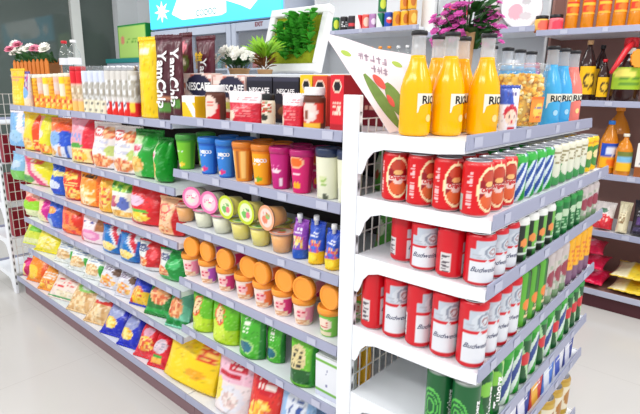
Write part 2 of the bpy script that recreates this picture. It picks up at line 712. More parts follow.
# ================================================================ shelving
NEAR = {1: 1.240, 2: 1.050, 3: 0.846, 4: 0.633, 5: 0.434, 6: 0.125}
FAR = {1: 1.221, 2: 0.976, 3: 0.768, 4: 0.572, 5: 0.377, 6: 0.125}
ENDZ = {1: 1.246, 2: 1.086, 3: 0.931, 4: 0.729, 5: 0.526, 6: 0.385, 7: 0.13}
YB = 1.588


def rail_along_y(x, y0, y1, zb, zt):
    """ticket strip on a shelf front that faces -X: a lipped channel, slightly tilted"""
    poly = [(x + .005, zb), (x - .003, zb), (x - .004, zb + .002), (x - .001, zt - .003), (x, zt), (x + .005, zt)]
    return MB().prism(poly, y0, y1, 1)


def tags(parent, fn, a0, a1, rnd, step=(.11, .2)):
    a = a0 + rnd.uniform(.03, .1)
    while a < a1 - .05:
        link('price_tag', fn(a, rnd.uniform(.03, .042)), parent)
        a += rnd.uniform(*step)


def gondola_bay(label, y0, y1, levels, posts, seed):
    rnd = random.Random(seed)
    t = thing('gondola_shelving', label, 'store shelf', (0.2, (y0 + y1) / 2, 0))
    off = Vector((-0.2, -(y0 + y1) / 2, 0))
    B = lambda m, n, mt: link(n, m.map(lambda p: p + off).build(n, mt), t)
    B(MB().box(.425, .44, y0, y1, .1, 1.375), 'back_panel', 'gap_shade_panel')  # added solid panel in place of mesh; gap shade put into its colour
    tb = MB().box(.26, .60, y0, y1, 1.375, 1.395, ch=.003)
    if y1 > 3:
        tb.box(.110, .2605, 2.05, 3.47, 1.375, 1.395, ch=.003)
    B(tb, 'top_board', 'white_metal')
    B(MB().box(.04, .055, y0, 3.475 if y1 > 3 else y1, 0, .1), 'kick_panel', 'kick_panel_brown')
    for py in posts:
        p = MB().box(.405, .425, py - .02, py + .02, 0, 1.375, ch=.002)
        B(p, 'upright_post', 'white_metal')
    yfull = y1
    for k, z in levels.items():
        y1 = 3.475 if (k == 6 and yfull > 3) else yfull
        s = MB().box(.0075, .424, y0 + .001, y1 - .001, z - .003, z)
        s.box(.0075, .011, y0 + .001, y1 - .001, z - .022, z - .003)
        for e in (y0 + .001, y1 - .004):
            s.prism([(.011, z - .003), (.424, z - .003), (.424, z - .06 if k != 6 else z - .02), (.3, z - .03 if k != 6 else z - .02), (.011, z - .02)], e, e + .003, 1)
        so = B(s, 'shelf', 'white_metal')
        zb, zt = (z - .021, z + .008)
        link('price_rail', rail_along_y(.002, y0, y1, zb, zt).map(lambda p: p + off).build('price_rail', 'rail_plastic'), so)
        if k != 6:
            tags(so, lambda a, w: MB().box(-.0030, -.0022, a - w / 2, a + w / 2, zb + .004, zt - .0035).map(lambda p: p + off).build('price_tag', 'tag_card'), y0, y1, rnd)
    return t


gondola_bay('white metal gondola bay with six shelves ending at the white corner post', .806, YB - .001, NEAR, (.84,), 3)
gondola_bay('white metal gondola bay with six snack shelves further down the aisle', YB + .001, 3.20, FAR, (1.61, 3.17), 4)


def mesh_grid(x0, x1, y, z0, z1, dx, dz, r=.0016):
    m = MB()
    n = int((x1 - x0) / dx)
    for i in range(n + 1):
        x = x0 + (x1 - x0) * i / n
        m.box(x - r, x + r, y - r, y + r, z0, z1)
    n = int((z1 - z0) / dz)
    for i in range(n + 1):
        z = z0 + (z1 - z0) * i / n
        m.box(x0, x1, y + r, y + 3 * r, z - r, z + r)
    return m


def end_display(label, yp, sgn, levels, front, x1, loc_z, seed, top=1.338):
    """end-of-aisle unit: corner posts, wire back, shelves reaching out from the posts (sgn = -1 towards the camera)"""
    rnd = random.Random(seed)
    t = thing('end_display_shelving', label, 'store shelf', (x1 / 2, yp, 0))
    off = Vector((-x1 / 2, -yp, 0))
    B = lambda m, n, mt, par=t: link(n, m.map(lambda p: p + off).build(n, mt), par)
    ya, yb = yp - .025, yp + .025
    for xa in (-.006, x1 - .03):
        po = B(MB().box(xa, xa + .018, ya, yb, 0, top, ch=.002), 'corner_post', 'white_metal')
        sl = MB()
        N = 104
        for i in range(N + 1):
            z = .06 + (top - .1) * i / N
            for x in (xa + .005, xa + .013):
                sl.add([(x, ya - .0006, z)], [], [(70, 70, 74) if i % 4 < 2 else (236, 238, 242)])
        sl.f = [(2 * i, 2 * i + 1, 2 * i + 3, 2 * i + 2) for i in range(N)]
        sl.sm = [False] * N
        B(sl, 'slot_row', 'matte_print', po)
    B(mesh_grid(.036, x1 - .036, yp, .12, top - .06, .034, .058), 'wire_back_mesh', 'wire_chrome')
    yback = ya if sgn < 0 else yb
    for k, z in levels.items():
        yf = front[k]
        g = .0005
        lo, hi = (yf, yback - .0005) if sgn < 0 else (yback + .0005, yf)
        s = MB().box(0, x1, lo, hi, z - .004, z)
        fy = yf if sgn < 0 else yf - .004
        s.box(0, x1, fy, fy + .004, z - .024, z - .004)
        for xe in (-.0035, x1):
            d = 1 if sgn < 0 else -1
            b0 = yback - d * .001
            poly = [(b0, z + .003), (yf, z + .003), (yf, z - .024), (yf + d * .06, z - .030), (yback - d * .075, z - .034), (yback - d * .045, z - .043), (yback - d * .028, z - .062), (yback - d * .02, z - .085), (yback - d * .012, z - .10), (b0, z - .10)]
            s.prism(poly, xe, xe + .0035, 0)
        so = B(s, 'shelf', 'white_metal')
        zb, zt = z - .017, z + .016
        d = 1 if sgn < 0 else -1
        poly = [(yf - d * .001, zb), (yf - d * .007, zb), (yf - d * .008, zb + .002), (yf - d * .005, zt - .003), (yf - d * .004, zt), (yf - d * .001, zt)]
        B(MB().prism(poly, -.002, x1 + .002, 0), 'price_rail', 'rail_plastic', so)
        if sgn < 0:
            tags(so, lambda a, w: MB().box(a - w / 2, a + w / 2, yf - .0082, yf - .0070, zb + .005, zt - .006).map(lambda p: p + off).build('price_tag', 'tag_card'), 0, x1, rnd, (.14, .24))
    if sgn < 0:
        B(MB().box(.02, x1 - .02, front[7] + .03, front[7] + .045, 0, levels[7] - .03), 'kick_panel', 'kick_panel_brown')
    return t


EX1 = .972
EFRONT = {1: .470, 2: .397, 3: .395, 4: .396, 5: .396, 6: .396, 7: .385}
end_display('white end-of-aisle unit holding drinks with wire mesh back and white corner post', .775, -1, ENDZ, EFRONT, EX1, 0, 8)
end_display('white wire-backed end unit at the distant end of the snack aisle', 3.53, 1, {1: 1.10, 2: .85, 3: .60, 4: .36, 5: .12}, {k: 3.9 for k in range(1, 6)}, EX1, 0, 9)


def wall_unit(label, y0, y1, xs, levels, back='brown_board', shelfmat='white_metal', top=2.2, kick=True, deep=.45, seed=1):
    rnd = random.Random(seed)
    t = thing('wall_shelving', label, 'store shelf', (xs + deep / 2, (y0 + y1) / 2, 0))
    off = Vector((-(xs + deep / 2), -(y0 + y1) / 2, 0))
    B = lambda m, n, mt, par=t: link(n, m.map(lambda p: p + off).build(n, mt), par)
    B(MB().box(xs + deep, xs + deep + .015, y0, y1, 0, top), 'back_panel', back)
    for ye in (y0, y1 - .016):
        B(MB().box(xs + .25, xs + deep, ye, ye + .016, 0, top), 'side_panel', back)
    for i, z in enumerate(levels):
        s = B(MB().box(xs + .006, xs + deep - .001, y0 + .017, y1 - .017, z - .02, z), 'shelf', shelfmat if i else back)
        B(rail_along_y(xs, y0 + .001, y1 - .001, z - .026, z + .010), 'price_rail', 'rail_plastic' if i else 'tag_card', s)
        tags(s, lambda a, w: MB().box(xs - .005, xs - .0042, a - w / 2, a + w / 2, z - .02, z + .005).map(lambda p: p + off).build('price_tag', 'tag_card'), y0, y1, rnd, (.2, .35))
    if kick:
        B(MB().box(xs + .02, xs + .04, y0, y1, 0, levels[0] - .027), 'kick_panel', 'brown_kick')
    return t


XW = 2.394
wall_unit('brown backed wall shelving with white rails behind the drinks end unit', -.6, 1.19, XW, (.115, .50, .855, 1.285, 1.705), seed=5)
wall_unit('pale wall shelving holding round tins behind the pink flowers', 1.20, 2.03, XW, (.115, .9, 1.35, 1.735), back='wall_paint', seed=6)
wall_unit('white wall shelving with soda cans behind the framed plant', 2.04, 3.30, XW, (.115, .9, 1.44, 1.795), back='wall_paint', seed=7)

# ================================================================ goods on the long snack side
LV = {1: 'top', 2: 'second', 3: 'third', 4: 'fourth', 5: 'fifth', 6: 'bottom'}
EPS = .0008
Y1 = (255, 214, 20); YL = (235, 225, 40); RED = (222, 26, 34); GRN = (24, 160, 44); BLU = (28, 78, 200); ORG = (250, 140, 30)
CRM = (250, 232, 205); PNK = (245, 160, 190); MAG = (222, 24, 140); LBL = (120, 178, 230); LIM = (150, 210, 50)
CHIP = [(245, 205, 120), (235, 180, 80), (250, 220, 150), (225, 160, 70)]
NOOD = [(245, 170, 110), (230, 130, 70), (250, 205, 150), (215, 100, 60)]
PAST = [(240, 205, 150), (225, 180, 120), (250, 225, 180), (210, 160, 100)]
SWEET = [(250, 200, 60), (245, 150, 50), (255, 225, 120), (230, 90, 60)]


def solve_h(ytop, X0, y, z, tilt):
    lo, hi = .03, .5
    for _ in range(30):
        h = (lo + hi) / 2
        zz = z + h * math.cos(tilt)
        xx = X0 + h * math.sin(tilt)
        if row_z(ytop, xx, y) > zz:
            lo = h
        else:
            hi = h
    return h


def bag_row(bay, lvl, rows, group=None):
    surf = (NEAR if bay == 'near' else FAR)[lvl]
    for i, r in enumerate(rows):
        xl, xr, yt, look, des, back = r[:6]
        o = dict(t=.088, tilt=.12, kind='stand', x0=.0085, name='snack_bag', cat='snack bag', roll=0, yaw=0, seal=None, letters=None, pos='', dz=0, up=0)
        if len(r) > 6:
            o.update(r[6])
        Xm = o['x0'] + o['t'] * .5
        zs = surf + EPS + o['up']
        ya, yb = col_y(xl, Xm, zs + .06), col_y(xr, Xm, zs + .06)
        o['yaw'] = o['yaw'] or (.2 if o['tilt'] < .3 else .28)
        w, yc = (ya - yb) * (1.02 if o['tilt'] < .3 else 1.11), (ya + yb) / 2
        h = solve_h(yt, Xm, yc, zs, o['tilt']) * (1.0 if o['tilt'] < .3 else 1.24 if lvl == 6 else 1.26)
        if lvl == 6:
            h = min(h, (.25 if bay == 'near' else .2) / math.cos(o['tilt']))
        parts = pouch(w, h, o['t'], des, back, o['seal'], o['kind'], o['tilt'], seed=int(xl * 7 + lvl), roll=o['roll'], letters=o['letters'])
        place = o['pos'] or '%s on %s bay %s shelf' % (ORD[i], bay, LV[lvl])
        if (bay, lvl) in (('far', 5), ('far', 6), ('near', 6)):
            inst(o['name'], parts, '%s in the rear row behind the %s bag, %s bay %s shelf' % ('crisp bag' if 'crisp' in look else 'snack bag', ORD[i], bay, LV[lvl]), o['cat'], (o['x0'] + .155 + w / 2 * math.sin(o['yaw']) * .8, yc - .006, zs), o['yaw'] - .05, 'snack bags on the gondola').scale = (.92, .92, .92)
        inst(o['name'], parts, '%s, %s' % (look, place), o['cat'], (o['x0'] + w / 2 * math.sin(o['yaw']) * .8, yc, zs), o['yaw'], 'snack bags on the gondola')


def split(base, right, *sh, at=.62):
    return D(base, ('r', at, 0, 1.01, 1.01, right), *sh)


P = dict
# --- far bay, second shelf
chips_green = D(GRN, ('d', -.2, .52, .12, (190, 222, 160)), ('e', .3, .62, .2, .1, (238, 200, 210)), ('e', .3, .62, .13, .06, (205, 60, 90)), ('food', .33, .28, .3, .18, CHIP), ('r', 0, .9, 1, 1, (18, 130, 36)))
noodle = D((246, 238, 234), ('o', .3, .82, .26, .12, RED, .72), ('w', .14, .76, .46, .88, RED, 2), ('food', .78, .82, .3, .14, NOOD), ('w', .2, .35, .8, .66, (205, 205, 225), 6), ('food', .5, .16, .42, .15, NOOD), ('e', .84, .4, .14, .12, (200, 215, 120)))
bag_row('far', 2, [
    (11, 25.5, 112, 'light blue snack bag with white slanted stripes', D(LBL, ('d', .9, 1.1, .5, (250, 240, 245)), ('d', 1.2, 1.3, .5, (235, 120, 140)), ('e', .5, .3, .3, .2, (160, 205, 240)), ('r', 0, .42, .3, .46, (60, 80, 130))), (110, 165, 215)),
    (26, 42, 113, 'yellow snack bag with an orange-red side stripe', D(Y1, ('r', .62, 0, 1, 1, (240, 80, 30)), ('w', .64, .05, .98, .3, (255, 220, 120), 4), ('food', .3, .2, .3, .14, CHIP), ('e', .3, .75, .2, .08, (255, 235, 90))), (240, 80, 30)),
    (42, 53, 115, 'lime yellow snack bag with a pink edge', D((228, 222, 40), ('r', 0, 0, .32, 1, (250, 170, 150)), ('food', .5, .12, .5, .12, SWEET), ('e', .3, .5, .2, .12, (250, 220, 200))), (215, 215, 60)),
    (53, 72, 119, 'orange topped snack bag with a blue cartoon panel', D((250, 130, 60), ('r', 0, 0, 1, .66, (215, 220, 235)), ('e', .72, .5, .26, .22, (30, 80, 205)), ('e', .35, .5, .2, .2, (130, 175, 225)), ('e', .6, .82, .35, .12, (245, 85, 25)), ('r', .5, .02, .6, .3, (215, 150, 110)), ('r', .72, 0, .82, .32, (40, 90, 190)), ('food', .2, .12, .25, .1, CHIP)), (235, 110, 50)),
    (73, 95, 118, 'pink and red snack bag with a cream base', D((245, 165, 180), ('r', .6, .3, 1, 1, (224, 24, 50)), ('w', .08, .5, .55, .72, (150, 160, 215), 3), ('r', 0, 0, 1, .34, (252, 225, 150)), ('food', .4, .16, .36, .14, SWEET), ('e', .36, .38, .28, .05, (70, 160, 50)), ('r', .82, 0, 1, .3, (215, 40, 50))), (210, 24, 44)),
    (96, 115, 123, 'white noodle bag with red oval, next to red bag', noodle, (235, 225, 220)),
    (115.5, 136, 127, 'white noodle bag with red oval, beside green bag', noodle, (235, 225, 220)),
    (136.5, 158, 131, 'green crisp bag with yellow chips, beside white bag', chips_green, (20, 150, 40), P(t=.11)),
    (158.5, 170.5, 139, 'green crisp bag with yellow chips, behind the rail', chips_green, (20, 150, 40), P(t=.11)),
])
# --- far bay, third shelf
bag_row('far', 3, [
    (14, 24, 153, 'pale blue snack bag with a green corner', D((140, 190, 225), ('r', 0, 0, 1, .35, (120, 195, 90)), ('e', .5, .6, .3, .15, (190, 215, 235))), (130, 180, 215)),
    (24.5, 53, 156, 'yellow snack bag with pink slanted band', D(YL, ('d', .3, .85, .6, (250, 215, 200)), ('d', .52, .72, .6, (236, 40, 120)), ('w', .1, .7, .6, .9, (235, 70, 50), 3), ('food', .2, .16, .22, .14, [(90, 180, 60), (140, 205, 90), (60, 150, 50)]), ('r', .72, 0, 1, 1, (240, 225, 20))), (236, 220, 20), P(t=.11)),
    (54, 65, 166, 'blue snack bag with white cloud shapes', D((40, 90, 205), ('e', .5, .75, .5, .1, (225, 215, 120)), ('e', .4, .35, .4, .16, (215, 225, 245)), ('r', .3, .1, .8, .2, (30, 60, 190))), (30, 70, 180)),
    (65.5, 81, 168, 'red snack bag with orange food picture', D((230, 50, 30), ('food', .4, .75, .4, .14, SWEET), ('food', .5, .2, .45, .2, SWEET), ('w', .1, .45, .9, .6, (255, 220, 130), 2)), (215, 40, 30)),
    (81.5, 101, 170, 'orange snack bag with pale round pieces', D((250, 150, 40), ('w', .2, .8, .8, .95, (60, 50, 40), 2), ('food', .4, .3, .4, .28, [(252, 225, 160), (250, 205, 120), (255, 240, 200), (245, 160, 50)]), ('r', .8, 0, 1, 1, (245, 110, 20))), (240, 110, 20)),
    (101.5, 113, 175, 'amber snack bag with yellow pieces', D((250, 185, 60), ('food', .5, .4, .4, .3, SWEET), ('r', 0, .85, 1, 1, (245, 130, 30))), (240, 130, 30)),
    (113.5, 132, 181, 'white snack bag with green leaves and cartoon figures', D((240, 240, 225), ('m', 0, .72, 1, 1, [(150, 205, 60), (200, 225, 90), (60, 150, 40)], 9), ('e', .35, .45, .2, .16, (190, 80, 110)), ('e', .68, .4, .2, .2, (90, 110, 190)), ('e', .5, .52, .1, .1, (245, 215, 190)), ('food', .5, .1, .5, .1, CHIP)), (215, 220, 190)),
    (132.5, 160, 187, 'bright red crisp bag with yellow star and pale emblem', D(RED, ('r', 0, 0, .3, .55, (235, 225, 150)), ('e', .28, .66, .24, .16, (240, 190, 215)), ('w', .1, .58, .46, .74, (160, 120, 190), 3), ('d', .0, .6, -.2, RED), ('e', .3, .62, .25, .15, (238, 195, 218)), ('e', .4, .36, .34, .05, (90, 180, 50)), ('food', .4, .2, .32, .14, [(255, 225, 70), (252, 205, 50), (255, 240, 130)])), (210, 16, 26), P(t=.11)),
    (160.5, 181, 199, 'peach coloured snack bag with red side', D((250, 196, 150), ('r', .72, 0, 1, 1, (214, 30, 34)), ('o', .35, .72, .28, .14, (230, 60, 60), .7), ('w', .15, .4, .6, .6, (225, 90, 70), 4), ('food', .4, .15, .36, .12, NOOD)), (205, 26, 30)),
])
# --- far bay, fourth shelf
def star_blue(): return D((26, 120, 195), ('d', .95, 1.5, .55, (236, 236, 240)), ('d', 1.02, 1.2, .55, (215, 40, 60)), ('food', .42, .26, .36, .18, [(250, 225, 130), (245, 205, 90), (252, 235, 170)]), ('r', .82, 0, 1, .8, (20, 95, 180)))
def chip2(c, dk): return D((225, 230, 225), ('d', .58, 2, .12, c), ('e', .3, .78, .24, .12, (70, 80, 120)), ('w', .14, .72, .46, .84, (230, 235, 240), 2), ('food', .3, .3, .3, .2, NOOD), ('r', 0, 0, 1, .12, dk), ('e', .75, .6, .12, .18, tuple(min(255, v + 60) for v in c)))
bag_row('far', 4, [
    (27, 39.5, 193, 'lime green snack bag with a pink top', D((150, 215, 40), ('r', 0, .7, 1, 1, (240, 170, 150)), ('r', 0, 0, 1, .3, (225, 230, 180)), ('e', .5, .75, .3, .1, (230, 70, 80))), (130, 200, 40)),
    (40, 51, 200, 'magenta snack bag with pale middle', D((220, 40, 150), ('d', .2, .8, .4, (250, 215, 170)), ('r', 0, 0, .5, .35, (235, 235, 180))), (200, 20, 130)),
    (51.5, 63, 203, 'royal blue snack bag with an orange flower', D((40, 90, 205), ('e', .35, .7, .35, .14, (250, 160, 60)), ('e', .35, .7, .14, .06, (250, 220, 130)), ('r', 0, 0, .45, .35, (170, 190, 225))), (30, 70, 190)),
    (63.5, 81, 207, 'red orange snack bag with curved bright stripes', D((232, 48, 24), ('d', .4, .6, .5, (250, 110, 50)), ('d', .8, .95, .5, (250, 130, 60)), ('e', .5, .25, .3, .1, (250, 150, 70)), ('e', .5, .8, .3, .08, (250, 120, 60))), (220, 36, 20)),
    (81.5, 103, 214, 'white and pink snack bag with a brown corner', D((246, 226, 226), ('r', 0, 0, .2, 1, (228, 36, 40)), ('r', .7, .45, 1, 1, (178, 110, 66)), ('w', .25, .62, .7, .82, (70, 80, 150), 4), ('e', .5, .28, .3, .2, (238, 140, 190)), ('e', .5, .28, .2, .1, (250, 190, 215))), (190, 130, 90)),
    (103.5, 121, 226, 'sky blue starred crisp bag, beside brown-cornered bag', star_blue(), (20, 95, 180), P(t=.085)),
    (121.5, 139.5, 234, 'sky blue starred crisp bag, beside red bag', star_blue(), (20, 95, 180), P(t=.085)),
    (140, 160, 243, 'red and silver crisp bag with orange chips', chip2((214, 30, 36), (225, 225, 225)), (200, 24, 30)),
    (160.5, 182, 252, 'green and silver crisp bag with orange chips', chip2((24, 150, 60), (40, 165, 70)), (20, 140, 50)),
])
# --- far bay, fifth shelf: bags lean back
LN = dict(tilt=.5, kind='pillow', t=.085, x0=.0125)
wg = D((235, 238, 232), ('w', .2, .6, .8, .85, (130, 150, 190), 4), ('r', .72, 0, 1, .5, (60, 170, 60)), ('food', .4, .3, .34, .22, PAST))
sv = D((225, 224, 232), ('w', .15, .62, .85, .9, (140, 120, 150), 4), ('food', .4, .25, .4, .22, [(250, 200, 110), (245, 150, 60), (230, 225, 225)]), ('e', .8, .6, .14, .14, (120, 90, 70)))
gp = D((24, 150, 84), ('d', .45, 2, .05, (120, 205, 170)), ('e', .4, .78, .3, .14, (46, 66, 76)), ('w', .2, .72, .6, .84, (225, 230, 230), 2), ('food', .45, .4, .34, .24, NOOD), ('r', 0, 0, 1, .12, (20, 140, 60)))
bag_row('far', 5, [
    (28, 40, 227, 'lime and yellow snack bag at the aisle end', D((215, 225, 70), ('e', .6, .7, .4, .2, (120, 200, 50)), ('r', 0, 0, 1, .2, (230, 235, 170))), (150, 205, 60), LN),
    (40.5, 59, 234, 'yellow snack bag with green corner', D((242, 226, 40), ('e', .8, .85, .3, .15, (110, 180, 50)), ('food', .4, .35, .36, .25, [(250, 235, 120), (240, 215, 40), (252, 240, 170)])), (225, 205, 40), LN),
    (59.5, 73, 246, 'white snack bag with green corner, first of three alike', wg, (90, 180, 90), LN),
    (73.5, 88.5, 252, 'white snack bag with green corner, middle of three alike', wg, (90, 180, 90), LN),
    (89, 104, 259, 'white snack bag with green corner, last of three alike', wg, (90, 180, 90), LN),
    (104.5, 120, 268, 'silver snack bag with orange pieces, beside the white bags', sv, (200, 200, 215), LN),
    (120.5, 135, 276, 'silver snack bag with orange pieces, beside the blue bag', sv, (200, 200, 215), LN),
    (135.5, 151, 282, 'blue snack bag with yellow and red base', D((40, 60, 190), ('r', 0, 0, 1, .45, (250, 200, 40)), ('food', .4, .4, .3, .2, SWEET), ('d', -.1, .2, .3, (220, 50, 40))), (30, 50, 180), LN),
    (151.5, 172, 284, 'dark green crisp bag with orange chip picture', D((20, 120, 40), ('food', .5, .5, .32, .26, NOOD), ('r', .2, .78, .9, .92, (30, 60, 36)), ('r', 0, 0, 1, .14, (40, 170, 70))), (16, 110, 40), LN),
    (172.5, 188, 291, 'mint green crisp bag with peach chip picture', gp, (30, 160, 80), dict(LN, tilt=.5)),
])
# --- far bay and near bay, bottom shelf: bags lying back
LB = dict(tilt=.68, kind='pillow', t=.085, x0=.0125)
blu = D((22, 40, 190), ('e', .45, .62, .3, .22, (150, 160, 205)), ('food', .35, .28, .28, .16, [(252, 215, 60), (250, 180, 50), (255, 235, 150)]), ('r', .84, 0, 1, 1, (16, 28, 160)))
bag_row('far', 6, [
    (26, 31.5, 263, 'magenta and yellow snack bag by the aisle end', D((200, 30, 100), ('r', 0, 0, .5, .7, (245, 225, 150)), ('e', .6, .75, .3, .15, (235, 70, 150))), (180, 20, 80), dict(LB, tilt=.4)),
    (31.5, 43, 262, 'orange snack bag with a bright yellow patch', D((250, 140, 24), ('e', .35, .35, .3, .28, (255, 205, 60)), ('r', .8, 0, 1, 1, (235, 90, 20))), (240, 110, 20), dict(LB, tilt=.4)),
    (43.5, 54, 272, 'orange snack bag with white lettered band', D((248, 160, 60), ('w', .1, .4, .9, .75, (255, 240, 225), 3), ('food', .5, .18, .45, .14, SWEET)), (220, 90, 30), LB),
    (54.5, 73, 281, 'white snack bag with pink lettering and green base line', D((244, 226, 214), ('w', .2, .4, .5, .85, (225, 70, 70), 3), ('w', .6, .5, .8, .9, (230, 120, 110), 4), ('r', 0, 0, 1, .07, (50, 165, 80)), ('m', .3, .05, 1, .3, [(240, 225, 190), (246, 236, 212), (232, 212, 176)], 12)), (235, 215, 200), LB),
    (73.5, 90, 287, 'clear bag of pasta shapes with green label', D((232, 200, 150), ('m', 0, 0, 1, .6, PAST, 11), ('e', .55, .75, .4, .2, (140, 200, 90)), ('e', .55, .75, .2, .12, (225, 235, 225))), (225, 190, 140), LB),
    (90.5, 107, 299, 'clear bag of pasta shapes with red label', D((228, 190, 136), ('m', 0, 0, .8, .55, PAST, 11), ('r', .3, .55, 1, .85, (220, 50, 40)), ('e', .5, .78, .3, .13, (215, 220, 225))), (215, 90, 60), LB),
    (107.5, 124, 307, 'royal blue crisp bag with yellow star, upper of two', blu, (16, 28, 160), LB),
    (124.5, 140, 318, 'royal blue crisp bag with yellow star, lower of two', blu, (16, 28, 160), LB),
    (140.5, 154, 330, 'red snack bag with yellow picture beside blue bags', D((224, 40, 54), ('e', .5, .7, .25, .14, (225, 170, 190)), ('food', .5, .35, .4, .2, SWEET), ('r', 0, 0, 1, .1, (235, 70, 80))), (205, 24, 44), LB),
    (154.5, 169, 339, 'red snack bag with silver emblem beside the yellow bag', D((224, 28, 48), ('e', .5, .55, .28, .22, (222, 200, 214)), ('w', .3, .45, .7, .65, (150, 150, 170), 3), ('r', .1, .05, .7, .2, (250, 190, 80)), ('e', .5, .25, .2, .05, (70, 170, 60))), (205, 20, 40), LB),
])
bag_row('near', 6, [
    (168, 211, 345, 'large yellow noodle bag with red square', D((252, 212, 10), ('r', .62, .55, .95, .9, (230, 70, 24)), ('w', .64, .58, .93, .88, (255, 205, 90), 3), ('e', .66, .28, .16, .1, (240, 170, 20)), ('w', .15, .7, .5, .85, (245, 190, 30), 2)), (240, 180, 10), dict(LB, tilt=.42, x0=.0085, t=.08, yaw=.12, kind='stand')),
    (214, 245, 356, 'pink and white oat bag with red emblem and cartoon', D((240, 190, 208), ('r', 0, 0, 1, .5, (240, 226, 226)), ('e', .5, .25, .36, .22, (228, 226, 234)), ('food', .5, .22, .24, .14, [(225, 205, 200), (215, 185, 180), (238, 225, 220)]), ('r', .34, .72, .82, .92, (205, 30, 54)), ('w', .38, .74, .78, .9, (245, 225, 225), 2), ('r', .05, .58, .7, .68, (200, 30, 54)), ('e', .1, .35, .14, .2, (248, 222, 90))), (225, 170, 190), dict(tilt=.28, t=.06, kind='gusset')),
    (247, 275, 378, 'red oat bag with white emblem', D((226, 50, 40), ('e', .5, .7, .36, .2, (205, 24, 40)), ('w', .25, .6, .75, .8, (250, 235, 225), 2), ('food', .4, .25, .36, .2, SWEET)), (200, 40, 40), dict(tilt=.36, t=.06, kind='gusset')),
    (276, 304, 386, 'pale blue oat bag beside the white box', D((150, 190, 230), ('e', .5, .6, .3, .2, (225, 230, 240)), ('w', .3, .5, .7, .7, (60, 90, 160), 3)), (120, 165, 215), dict(tilt=.4, t=.06, kind='gusset')),
])
# --- near bay, fifth shelf: stand-up tea and sauce pouches
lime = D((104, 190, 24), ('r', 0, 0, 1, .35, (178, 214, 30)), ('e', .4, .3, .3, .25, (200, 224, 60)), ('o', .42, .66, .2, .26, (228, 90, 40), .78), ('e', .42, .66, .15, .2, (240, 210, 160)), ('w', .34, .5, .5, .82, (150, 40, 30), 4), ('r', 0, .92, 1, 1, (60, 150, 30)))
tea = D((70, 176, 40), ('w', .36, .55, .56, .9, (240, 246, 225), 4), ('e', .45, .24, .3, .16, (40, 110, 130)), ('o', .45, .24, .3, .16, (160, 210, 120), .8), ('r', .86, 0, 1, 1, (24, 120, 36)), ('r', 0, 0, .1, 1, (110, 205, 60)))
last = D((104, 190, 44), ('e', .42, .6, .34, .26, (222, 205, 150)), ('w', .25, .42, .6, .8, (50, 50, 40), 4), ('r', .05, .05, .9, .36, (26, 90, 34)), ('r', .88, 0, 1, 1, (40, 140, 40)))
STP = dict(kind='gusset', t=.07, tilt=.06, yaw=.07, name='stand_up_pouch', cat='pouch')
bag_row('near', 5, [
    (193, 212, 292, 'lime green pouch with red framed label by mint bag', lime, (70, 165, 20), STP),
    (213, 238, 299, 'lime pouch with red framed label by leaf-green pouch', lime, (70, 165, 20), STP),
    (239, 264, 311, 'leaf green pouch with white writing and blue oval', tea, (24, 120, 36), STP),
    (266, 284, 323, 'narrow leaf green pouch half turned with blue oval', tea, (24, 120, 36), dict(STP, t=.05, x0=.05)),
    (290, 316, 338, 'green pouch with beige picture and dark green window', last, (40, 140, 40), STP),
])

# --- near bay, white and green box on the fifth shelf
y0, y1 = col_y(320, .05, .5), col_y(343, .05, .5)
inst('food_box', carton(y0 - y1, .09, .135, D((232, 234, 240), ('r', 0, .86, 1, .92, (120, 185, 70)), ('r', 0, .12, 1, .18, (120, 185, 70)), ('w', .42, .3, .5, .75, (130, 130, 170), 5), ('r', 0, 0, 1, .1, (215, 218, 235))), (205, 214, 205), (228, 232, 228)), 'white box with two green bands beside the corner post', 'box', (.03, (y0 + y1) / 2, NEAR[5] + EPS))


def ypx(px, X, z):
    return col_y(px, X, z)


# --- near bay, second shelf: tall fruit tea cups
def fruit(base, dark, accent, word=True):
    return D(base, ('r', 0, 0, 1, .05, dark), ('w', .4, .56, .6, .66, (250, 250, 250), 1), ('w', .42, .4, .58, .48, tuple(min(255, v + 70) for v in base), 2), ('e', .52, .18, .07, .07, accent), ('e', .44, .14, .05, .06, (250, 220, 170)), ('r', .7, 0, .8, 1, dark), ('r', .22, 0, .28, 1, dark), ('w', .3, .15, .36, .5, (235, 235, 235), 6), ('r', 0, .9, 1, 1, dark))


